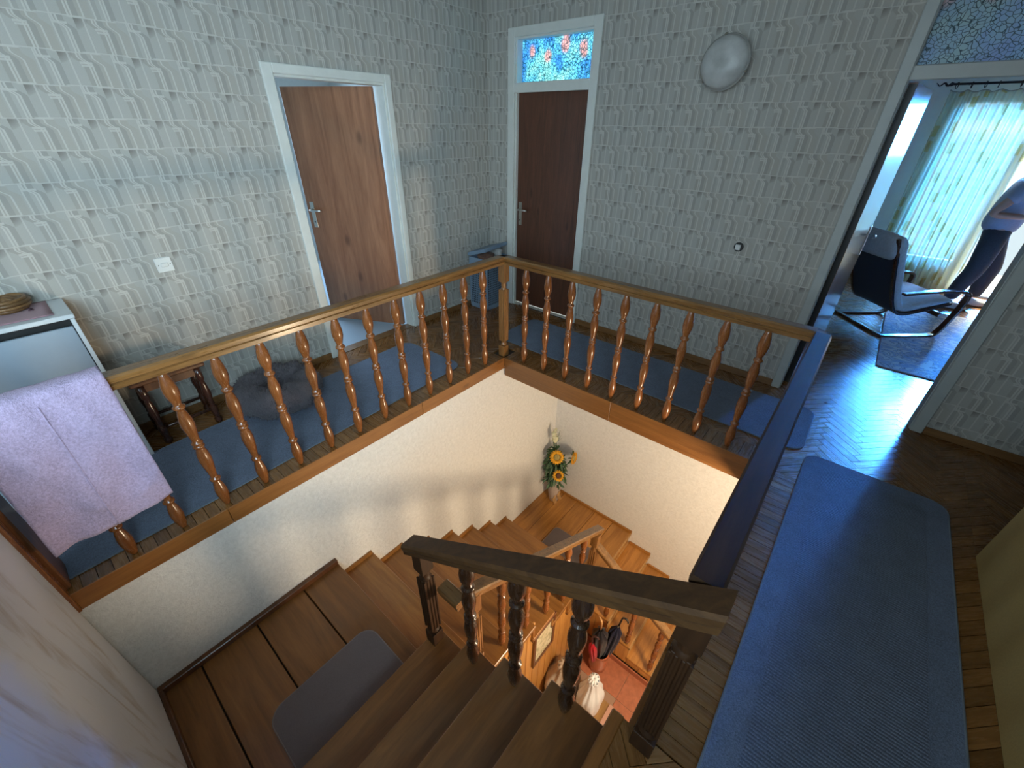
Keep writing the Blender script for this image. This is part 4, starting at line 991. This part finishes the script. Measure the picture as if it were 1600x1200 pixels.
# ---------------- umbrellas in a ceramic stand, bags
us = thing('umbrella_stand', 'glazed terracotta umbrella stand on the tiled floor', 'umbrella stand', (2.62, -1.285, GF))
MB().lathe([(0.085, 0), (0.095, 0.01), (0.10, 0.10), (0.095, 0.20), (0.088, 0.27), (0.095, 0.28), (0.088, 0.285), (0.08, 0.27), (0.085, 0.04), (0.0, 0.03)], n=28).build('pot', plain('glazed_terracotta', (0.45, 0.12, 0.05), 0.15, coat=0.6), us)
def umbrella(label, loc, tilt, col, rad, ztop, handle_col, zbot=0.04):
    t = thing('umbrella', label, 'umbrella', loc, 0.0, 'umbrellas in the stand'); t.rotation_euler = tilt
    mc = fabric('umbrella_cloth', col, 0.3, 60, 0.3); mc.node_tree.nodes['Principled BSDF'].inputs['Roughness'].default_value = 0.45
    def f(u, v):
        a = 2*math.pi*u; z = zbot+(ztop-zbot)*v; k = rad*(0.25+0.75*math.sin(math.pi*min(1, v*0.62+0.05)))*(1 if v < .86 else max(0.25, 1-(v-.86)*5)); k *= 1+0.22*math.cos(8*a+3*v)
        return (k*math.cos(a), k*math.sin(a), z)
    MB().grid(f, 48, 16, True, True).build('canopy', mc, t)
    MB().tube([(0, 0, zbot-0.03), (0, 0, ztop+0.06)], 0.006, 8).build('shaft', M_chrome, t)
    pts = [(0, 0, ztop+0.02), (0, 0, ztop+0.14)]+[(0.03-0.03*math.cos(R(a_)), 0, ztop+0.14+0.03*math.sin(R(a_))) for a_ in range(30, 200, 25)]
    MB().tube(pts, 0.009, 8).build('handle', plain('umbrella_handle_'+str(int(handle_col[0]*100)), handle_col, 0.3), t)
umbrella('black folded umbrella with a wooden crook handle in the stand', (2.60, -1.275, GF+0.045), (R(-6), R(-4), R(150)), (0.010, 0.010, 0.016), 0.068, 0.74, (0.55, 0.30, 0.12))
umbrella('red folded umbrella standing in front of the black ones', (2.605, -1.335, GF+0.045), (R(8), R(-6), R(20)), (0.55, 0.01, 0.03), 0.036, 0.55, (0.05, 0.02, 0.02))
umbrella('dark navy umbrella standing behind, its ribs spread', (2.65, -1.26, GF+0.045), (R(-7), R(5), 0), (0.012, 0.014, 0.035), 0.055, 0.64, (0.02, 0.02, 0.02))
def bag(label, loc, rx, ry, hh, m, seed, neck=0.35):
    t = thing('carrier_bag', label, 'bag', loc); rn = random.Random(seed); ph = [rn.uniform(0, 6) for _ in range(5)]
    def f(u, v):
        a = 2*math.pi*u; prof_ = (0.75+0.35*math.sin(math.pi*min(1, v*1.2)))*(1 if v < 0.62 else 1-(v-0.62)/0.38*(1-neck))
        k = prof_*(1+0.07*math.cos(9*a+ph[0]+2*v)*v+0.05*math.cos(14*a+ph[1]-3*v)*v+0.03*math.sin(4*a+ph[2]+6*v))
        return (rx*k*math.cos(a), ry*k*math.sin(a), hh*v)
    MB().grid(f, 72, 22, True, True).build('sack', m, t, solid=0.002)
    MB().lathe([(rx*0.7, 0.004), (0.0, 0.005)], n=20).build('sack_bottom', m, t)
    def g(u, v):
        a = 2*math.pi*u; k = neck*(0.78-0.77*v)*(1+0.18*math.cos(9*a)); return (rx*k*math.cos(a), ry*k*math.sin(a), hh*(0.985+0.05*math.sin(v*2.6)))
    MB().grid(g, 56, 6, True, True).build('gathered_top', m, t, solid=0.0015)
M_bag = plain('white_plastic_bag', (0.80, 0.82, 0.84), 0.28, nz=0.06, nscale=12); M_bag2 = plain('beige_bag', (0.50, 0.42, 0.34), 0.5, nz=0.1, nscale=12)
bag('bulky beige sack leaning on the boards under the stairs', (2.46, -1.72, GF), 0.15, 0.17, 0.50, M_bag2, 2, 0.5)
bag('white plastic carrier bag in front of the beige sack', (2.745, -1.69, GF), 0.105, 0.13, 0.60, M_bag, 4, 0.55)

# ---------------- living room: armchair
F = Vector((0.75, 0.66, 0)).normalized()
ch = thing('armchair', 'bentwood armchair with black back shell and grey-beige cushion', 'armchair', (3.69, 1.705, 0.0), math.atan2(F.y, F.x)-R(0))
# local: +x forward, +y to the chair's left (towards the door); right runner at y=0, left at y=0.66
def ribbon(pts, wdt, th, y):
    """bent laminated strip: pts in (x,z), width across y"""
    mb = MB(); n = len(pts); vs = []
    for i, (x, z) in enumerate(pts):
        x0, z0 = pts[max(0, i-1)]; x1, z1 = pts[min(n-1, i+1)]; d = math.hypot(x1-x0, z1-z0) or 1; nx, nz = -(z1-z0)/d*th/2, (x1-x0)/d*th/2
        vs += [(x+nx, y-wdt/2, z+nz), (x+nx, y+wdt/2, z+nz), (x-nx, y+wdt/2, z-nz), (x-nx, y-wdt/2, z-nz)]
    fs = [(i*4+k, i*4+(k+1) % 4, i*4+4+(k+1) % 4, i*4+4+k) for i in range(n-1) for k in range(4)]+[(3, 2, 1, 0), ((n-1)*4, (n-1)*4+1, (n-1)*4+2, (n-1)*4+3)]
    return mb.add(vs, fs)
def smooth(pts, it=2):
    for _ in range(it):
        q = [pts[0]]
        for a, b_ in zip(pts, pts[1:]): q += [(a[0]*.75+b_[0]*.25, a[1]*.75+b_[1]*.25), (a[0]*.25+b_[0]*.75, a[1]*.25+b_[1]*.75)]
        q.append(pts[-1]); pts = q
    return pts
side = smooth([(0.0, 0.012), (0.35, 0.012), (0.50, 0.014), (0.56, 0.05), (0.62, 0.22), (0.66, 0.40), (0.64, 0.46), (0.56, 0.47), (0.30, 0.47), (0.02, 0.44)], 3)
for y in (0.025, 0.645): ribbon(side, 0.055, 0.022, y).build('side_frame', M_bentdark, ch, 0.003)
bx('rear_rung', M_bentdark, (-0.012, 0.0, 0.0), (0.030, 0.67, 0.026), ch, 0.005)
bx('front_rung', M_bentdark, (0.50, 0.05, 0.20), (0.53, 0.62, 0.245), ch, 0.005)
sf = smooth([(0.58, 0.33), (0.30, 0.25), (0.12, 0.21), (0.02, 0.28), (-0.10, 0.55), (-0.20, 0.84), (-0.24, 0.93)], 3)
for y in (0.075, 0.595): ribbon(sf, 0.03, 0.022, y).build('seat_frame', M_bentdark, ch, 0.003)
ribbon([p for p in sf if p[1] < 0.80], 0.56, 0.012, 0.335).build('back_shell', M_chairback, ch, 0.002)
def cushion(pts, th, y0, y1, name):
    n = len(pts); nv = 22; vs = []
    def f(u, v):
        i = min(n-1, int(round(u*(n-1)))); x, z = pts[i]; x0, z0 = pts[max(0, i-1)]; x1, z1 = pts[min(n-1, i+1)]; d = math.hypot(x1-x0, z1-z0) or 1
        nx, nz = (z1-z0)/d, -(x1-x0)/d
        a = 2*math.pi*v; yy_ = (y0+y1)/2+(y1-y0)/2*max(-1, min(1, 1.12*math.cos(a))); hh = th*(0.5+0.5*max(-1, min(1, 1.2*math.sin(a))))
        e = min(1, 6*u, 6*(1-u))**0.5; k = (0.25+0.75*e)*(1+0.05*math.sin(u*38))
        return (x-nx*-1*hh*k if False else x+nx*-hh*k*-1, yy_, z+nz*-hh*k*-1)
    return MB().grid(f, n, nv, True).build(name, M_seat, ch)
csh = [(x, z) for x, z in sf]
# cushion lies on the upper/front side of the seat line
def cush(name, i0, i1, th, pts):
    seg = pts[i0:i1]; n = len(seg); mb = MB(); nv = 20
    def f(u, v):
        i = min(n-1, int(round(u*(n-1)))); x, z = seg[i]; x0, z0 = seg[max(0, i-1)]; x1, z1 = seg[min(n-1, i+1)]; d = math.hypot(x1-x0, z1-z0) or 1
        tx, tz = (x1-x0)/d, (z1-z0)/d; nx, nz = tz, -tx       # points forward/up for this winding
        if nz < 0 and abs(nz) > abs(nx): nx, nz = -nx, -nz
        if abs(nx) >= abs(nz) and nx < 0: nx, nz = -nx, -nz
        a = 2*math.pi*v; c_ = max(-1, min(1, 1.1*math.cos(a))); s_ = max(-1, min(1, 1.25*math.sin(a)))
        e = min(1.0, 5*u+0.15, 5*(1-u)+0.15)**0.5; t_ = th*e*(1+0.04*math.sin(u*40))
        off = 0.012+t_*(0.5+0.5*s_)
        return (x+nx*off, 0.335+0.275*c_, z+nz*off)
    return MB().grid(f, n, nv, True, False).build(name, M_seat, ch, fix=True)
cush('seat_cushion', 0, len(sf), 0.085, sf)
# head roll over the top of the shell
def roll(u, v):
    a = 2*math.pi*u; y = 0.335+0.285*(2*v-1); k = (1-(abs(2*v-1))**6)**0.5 if abs(2*v-1) < 1 else 0.0
    cx_, cz_ = -0.185, 0.845; la, lb = 0.125, 0.062; x, z = lb*math.cos(a)*max(k, .05), la*math.sin(a)*max(k, .2)
    t_ = R(17); return (cx_+x*math.cos(t_)-z*math.sin(t_), y, cz_+x*math.sin(t_)+z*math.cos(t_))
MB().grid(roll, 28, 18, True, True).build('head_cushion', M_seat, ch)

# small side table behind the door leaf
stb = thing('side_table', 'small reddish wooden side table half hidden by the living room door', 'table', (3.05, 1.55, 0.0))
M_red = wood('reddish_wood', (0.16, 0.05, 0.02), (0.36, 0.13, 0.05), 'Z', 0.3, 1.0, 0.4, rnd=False)
bx('table_top', M_red, (-0.16, -0.16, 0.46), (0.16, 0.16, 0.485), stb, 0.005)
lgt = MB().lathe([(0.012, 0), (0.015, 0.2), (0.02, 0.40), (0.018, 0.46)], n=10).build('leg', M_red, stb); lgt.location = (0.12, -0.12, 0)
for p in ((0.12, 0.12, 0), (-0.12, -0.12, 0), (-0.12, 0.12, 0)): copy_part(lgt, stb, p)

# ---------------- curtain and rod
RZ = 2.19
rd = thing('curtain_rod', 'dark iron curtain rod with a twisted end piece above the balcony door', 'curtain rod', (3.36, 3.93, RZ))
MB().tube([(0, 0, 0), (1.0, 0, 0), (2.1, 0, 0)], 0.011, 10).build('pole', M_iron, rd)
m_ = MB(); m_.tube([(-0.13+0.012*k, 0.014*math.sin(k*1.1), 0.014*math.cos(k*1.1)) for k in range(12)], [0.003+0.001*min(k, 8) for k in range(12)], 7); m_.lathe([(0.0, -0.02), (0.018, -0.01), (0.02, 0.0), (0.011, 0.02)], (0.0, 0, 0), 12, Matrix.Rotation(R(90), 3, 'Y')); m_.build('finial', M_iron, rd)
m_ = MB(); m_.tube([(0.15, 0, 0), (0.15, 0.12, 0)], 0.008, 6); m_.build('bracket', M_iron, rd)
ring = MB().tube([(0, 0.028*math.cos(2*math.pi*k/16), 0.028*math.sin(2*math.pi*k/16)-0.012) for k in range(16)], 0.004, 6, True)
RINGX = [0.05, 0.17, 0.28, 0.38, 0.55, 0.68, 0.80, 0.92]
rings = ring.build('curtain_ring', M_iron, rd); rings.location = (RINGX[0], 0, 0); rings.rotation_euler = (0, 0, R(20))
for x in RINGX[1:]: c = copy_part(rings, rd, (x, 0, 0)); c.rotation_euler = (0, 0, R(random.uniform(-30, 30)))
cu = thing('sheer_curtain', 'pale sheer curtain with beige patches hanging before the window', 'curtain', (3.38, 3.93, 0.0))
def cur(u, v):
    x = 1.02*u*(0.93+0.07*(1-v)) ; amp = 0.022+0.018*(1-v)
    y = amp*math.sin(u*2*math.pi*15+0.8*math.sin(v*3))+0.012*math.sin(u*37)
    sag = 0.022*abs(math.sin(u*math.pi*7))*max(0, (v-0.9)*10)
    return (x+0.006*math.sin(v*5+u*30), y, 0.02+(RZ-0.075)*v-sag)
mb = MB(); mb.grid(cur, 180, 24)
mb.uv = [(i/179*1.6, j/23*2.0+0.01) for j in range(24) for i in range(180)]
mb.build('voile', M_sheer, cu, fix=False)
m_ = MB().tube([cur(i/90, 1.0) for i in range(91)], 0.006, 5); m_.build('heading_tape', fabric('heading_tape', (0.35, 0.32, 0.25), 0.2), cu)

# ---------------- person in the living room
def skinned(name, verts, edges, radii, m, parent, sub=2, root=0):
    me = bpy.data.meshes.new(name); me.from_pydata(verts, edges, []); o = bpy.data.objects.new(name, me); COL.objects.link(o)
    sk_ = o.modifiers.new('skin', 'SKIN'); o.modifiers.new('sub', 'SUBSURF').levels = sub; sk_.use_smooth_shade = True
    for i, r_ in enumerate(radii): me.skin_vertices[0].data[i].radius = (r_, r_) if not isinstance(r_, tuple) else r_
    me.skin_vertices[0].data[root].use_root = True
    dg = bpy.context.evaluated_depsgraph_get(); ev = o.evaluated_get(dg); nm = bpy.data.meshes.new_from_object(ev)
    bpy.data.objects.remove(o); nm.materials.clear(); nm.materials.append(m)
    for p in nm.polygons: p.use_smooth = True
    o = bpy.data.objects.new(name, nm); COL.objects.link(o); o.parent = parent; return o
pe = thing('person', 'person in grey-blue T-shirt and dark trousers standing at the balcony door, looking at a phone', 'person', (4.30, 3.38, 0.0))
# local axes: +x is the way the person faces
hipL, hipR = (-0.02, 0.09, 0.86), (-0.02, -0.09, 0.86)
kneeR, ankR = (-0.03, -0.14, 0.47), (-0.11, -0.13, 0.09)
kneeL, ankL = (0.12, 0.13, 0.46), (0.12, 0.16, 0.09)
J = dict(pel=(-0.03, 0, 0.88), wst=(-0.02, 0, 1.02), chs=(-0.01, 0, 1.20), nk0=(0.015, 0, 1.355), nk1=(0.05, 0, 1.43),
         shR=(0.0, -0.175, 1.31), elR=(-0.17, -0.22, 1.02), wrR=(0.09, -0.18, 1.02), shL=(0.0, 0.175, 1.31), elL=(-0.04, 0.25, 1.06), wrL=(0.18, 0.13, 1.08))
vs = [J['pel'], J['wst'], J['chs'], J['nk0'], J['nk1'], J['shR'], J['elR'], J['wrR'], J['shL'], J['elL'], J['wrL'], hipR, kneeR, ankR, hipL, kneeL, ankL]
es = [(0, 1), (1, 2), (2, 3), (3, 4), (2, 5), (5, 6), (6, 7), (2, 8), (8, 9), (9, 10), (0, 11), (11, 12), (12, 13), (0, 14), (14, 15), (15, 16)]
rs = [(0.065, 0.075), (0.08, 0.09), (0.10, 0.115), 0.06, 0.052, 0.052, 0.040, 0.026, 0.052, 0.040, 0.026, 0.055, 0.048, 0.035, 0.055, 0.048, 0.035]
body = skinned('body', vs, es, rs, M_skin, pe)
shirt = skinned('t_shirt', [(-0.035, 0, 0.80), (-0.02, 0, 1.02), (-0.01, 0, 1.20), (0.012, 0, 1.345), (0.0, -0.17, 1.305), (-0.09, -0.205, 1.14), (0.0, 0.17, 1.305), (-0.025, 0.225, 1.17)],
                [(0, 1), (1, 2), (2, 3), (2, 4), (4, 5), (2, 6), (6, 7)], [(0.165, 0.18), (0.15, 0.165), (0.145, 0.17), 0.075, 0.075, 0.066, 0.075, 0.066], M_shirt, pe)
skinned('trousers', [(-0.03, 0, 0.93), (-0.03, 0, 0.84), hipR, (-0.03, -0.13, 0.66), kneeR, (-0.075, -0.135, 0.28), (-0.11, -0.13, 0.10), hipL, (0.05, 0.12, 0.66), kneeL, (0.12, 0.15, 0.28), (0.12, 0.16, 0.10)],
        [(0, 1), (1, 2), (2, 3), (3, 4), (4, 5), (5, 6), (1, 7), (7, 8), (8, 9), (9, 10), (10, 11)], [(0.13, 0.145), (0.145, 0.155), 0.115, 0.108, 0.092, 0.08, 0.065, 0.115, 0.108, 0.092, 0.08, 0.065], M_trous, pe)
for ax_, ay_ in ((-0.11, -0.13), (0.12, 0.16)):
    sh = MB()
    def shoe(u, v, ax_=ax_, ay_=ay_):
        a = 2*math.pi*v; x = -0.075+0.265*u; wd = 0.045*math.sin(math.pi*min(1, max(0.0, 0.12+u*0.84)))**0.5; hh = (0.085*(1-u)+0.045*u)*min(1, 8*(1-u)+.3)
        return (ax_+x, ay_+wd*math.cos(a), 0.018+max(0, hh*math.sin(a)))
    sh.grid(shoe, 14, 16); so_ = sh.build('shoe', M_shoe, pe)
    MB().prism([(ax_-0.08+0.275*t*1.0, ay_+0.044*math.sin(math.pi*min(1, 0.12+t*0.82))**0.5) for t in (0, .15, .3, .5, .7, .9, 1)]+[(ax_-0.08+0.275*t, ay_-0.044*math.sin(math.pi*min(1, 0.12+t*0.82))**0.5) for t in (1, .9, .7, .5, .3, .15, 0)], 0.0, 0.022).build('sole', M_sole, so_)
def hand(wr, dirv, nrm, side):
    wr, d, n_ = Vector(wr), Vector(dirv).normalized(), Vector(nrm).normalized(); s_ = d.cross(n_)*side
    vs = [wr, wr+d*0.045, wr+d*0.085]; es = [(0, 1), (1, 2)]; rs = [0.022, (0.016, 0.032), (0.013, 0.034)]
    o = skinned('hand', [tuple(v) for v in vs], es, rs, M_skin, pe, 2)
    for k, (off, ln) in enumerate(((-0.027, 0.062), (-0.009, 0.072), (0.009, 0.068), (0.027, 0.052))):
        b0 = wr+d*0.080+s_*off
        skinned('finger', [tuple(v) for v in (b0, b0+d*ln*0.45+n_*0.008, b0+d*ln*0.72+n_*0.030, b0+d*ln*0.78+n_*0.050)], [(0, 1), (1, 2), (2, 3)], [0.0085, 0.008, 0.0075, 0.006], M_skin, o, 1)
    t0 = wr+d*0.025-s_*0.024
    skinned('thumb', [tuple(v) for v in (t0, t0-s_*0.022+d*0.022+n_*0.012, t0-s_*0.018+d*0.05+n_*0.03)], [(0, 1), (1, 2)], [0.012, 0.010, 0.008], M_skin, o, 1)
hand(J['wrR'], (0.9, 0.35, 0.12), (0.0, 0.2, 1), 1); hand(J['wrL'], (0.75, -0.6, 0.1), (0, 0, 1), -1)
# head with face, ears, hair
hd = MB()
def head(u, v):
    a = 2*math.pi*u; b_ = math.pi*(v-0.5); r_ = 1.0; cx_, cy_, cz_ = math.cos(b_)*math.cos(a), math.cos(b_)*math.sin(a), math.sin(b_)
    x = 0.095*cx_; y = 0.074*cy_; z = 0.115*cz_
    if z < -0.03: y *= 1-0.35*min(1, (-0.03-z)/0.08); x = x*(1-0.12*(-0.03-z)/0.08) if x < 0 else x
    if x > 0.05:
        nose = math.exp(-((y/0.012)**2))*math.exp(-(((z+0.012)/0.022)**2)); x += 0.024*nose
        for sy in (-0.03, 0.03): x -= 0.009*math.exp(-(((y-sy)/0.014)**2)-(((z-0.012)/0.012)**2))
        x += 0.005*math.exp(-((y/0.022)**2))*(math.exp(-(((z+0.048)/0.006)**2))+math.exp(-(((z+0.060)/0.006)**2)))
    return (x, y, z)
hd.grid(head, 48, 36, True, True); ho = hd.build('head', M_skin, pe); ho.location = (0.095, 0, 1.525); ho.rotation_euler = (0, R(24), 0)
for sy in (-1, 1):
    MB().lathe([(0, 0), (0.006, 0.001), (0.009, 0.004), (0.006, 0.008), (0, 0.009)], (0.078, 0.03*sy, 0.012), 10, Matrix.Rotation(R(90), 3, 'Y')).build('eye', plain('eye_white_'+str(sy), (0.7, 0.7, 0.7), 0.2) , ho)
    MB().tube([(-0.004+0.017*math.cos(a_*math.pi/6), 0.074*sy+0.006*sy*math.sin(a_), -0.005+0.028*math.sin(a_*math.pi/6)) for a_ in range(12)], 0.006, 6, True).build('ear', M_skin, ho)
MB().tube([(0.094, -0.02, -0.054), (0.099, 0, -0.0545), (0.094, 0.02, -0.054)], 0.002, 5).build('mouth', plain('lip', (0.3, 0.12, 0.1), 0.5), ho)
def hair(u, v):
    a = 2*math.pi*u; b_ = math.pi/2*v; lo_ = -0.30 if abs(a-math.pi) < 1.7 else 0.45
    b2 = lo_+(math.pi/2-lo_)*v; return (0.102*math.cos(b2)*math.cos(a)-0.003, 0.080*math.cos(b2)*math.sin(a), 0.122*math.sin(b2)+0.002)
MB().grid(hair, 40, 14, True, True).build('hair', M_hair, ho)
phn = thing('mobile_phone', 'dark mobile phone held in the hands of the person', 'phone', (4.30+0.215, 3.38-0.045, 1.085)); bx('phone_body', M_black, (-0.04, -0.035, 0), (0.10, 0.035, 0.009), phn, 0.003); phn.rotation_euler = (0, R(-25), 0)
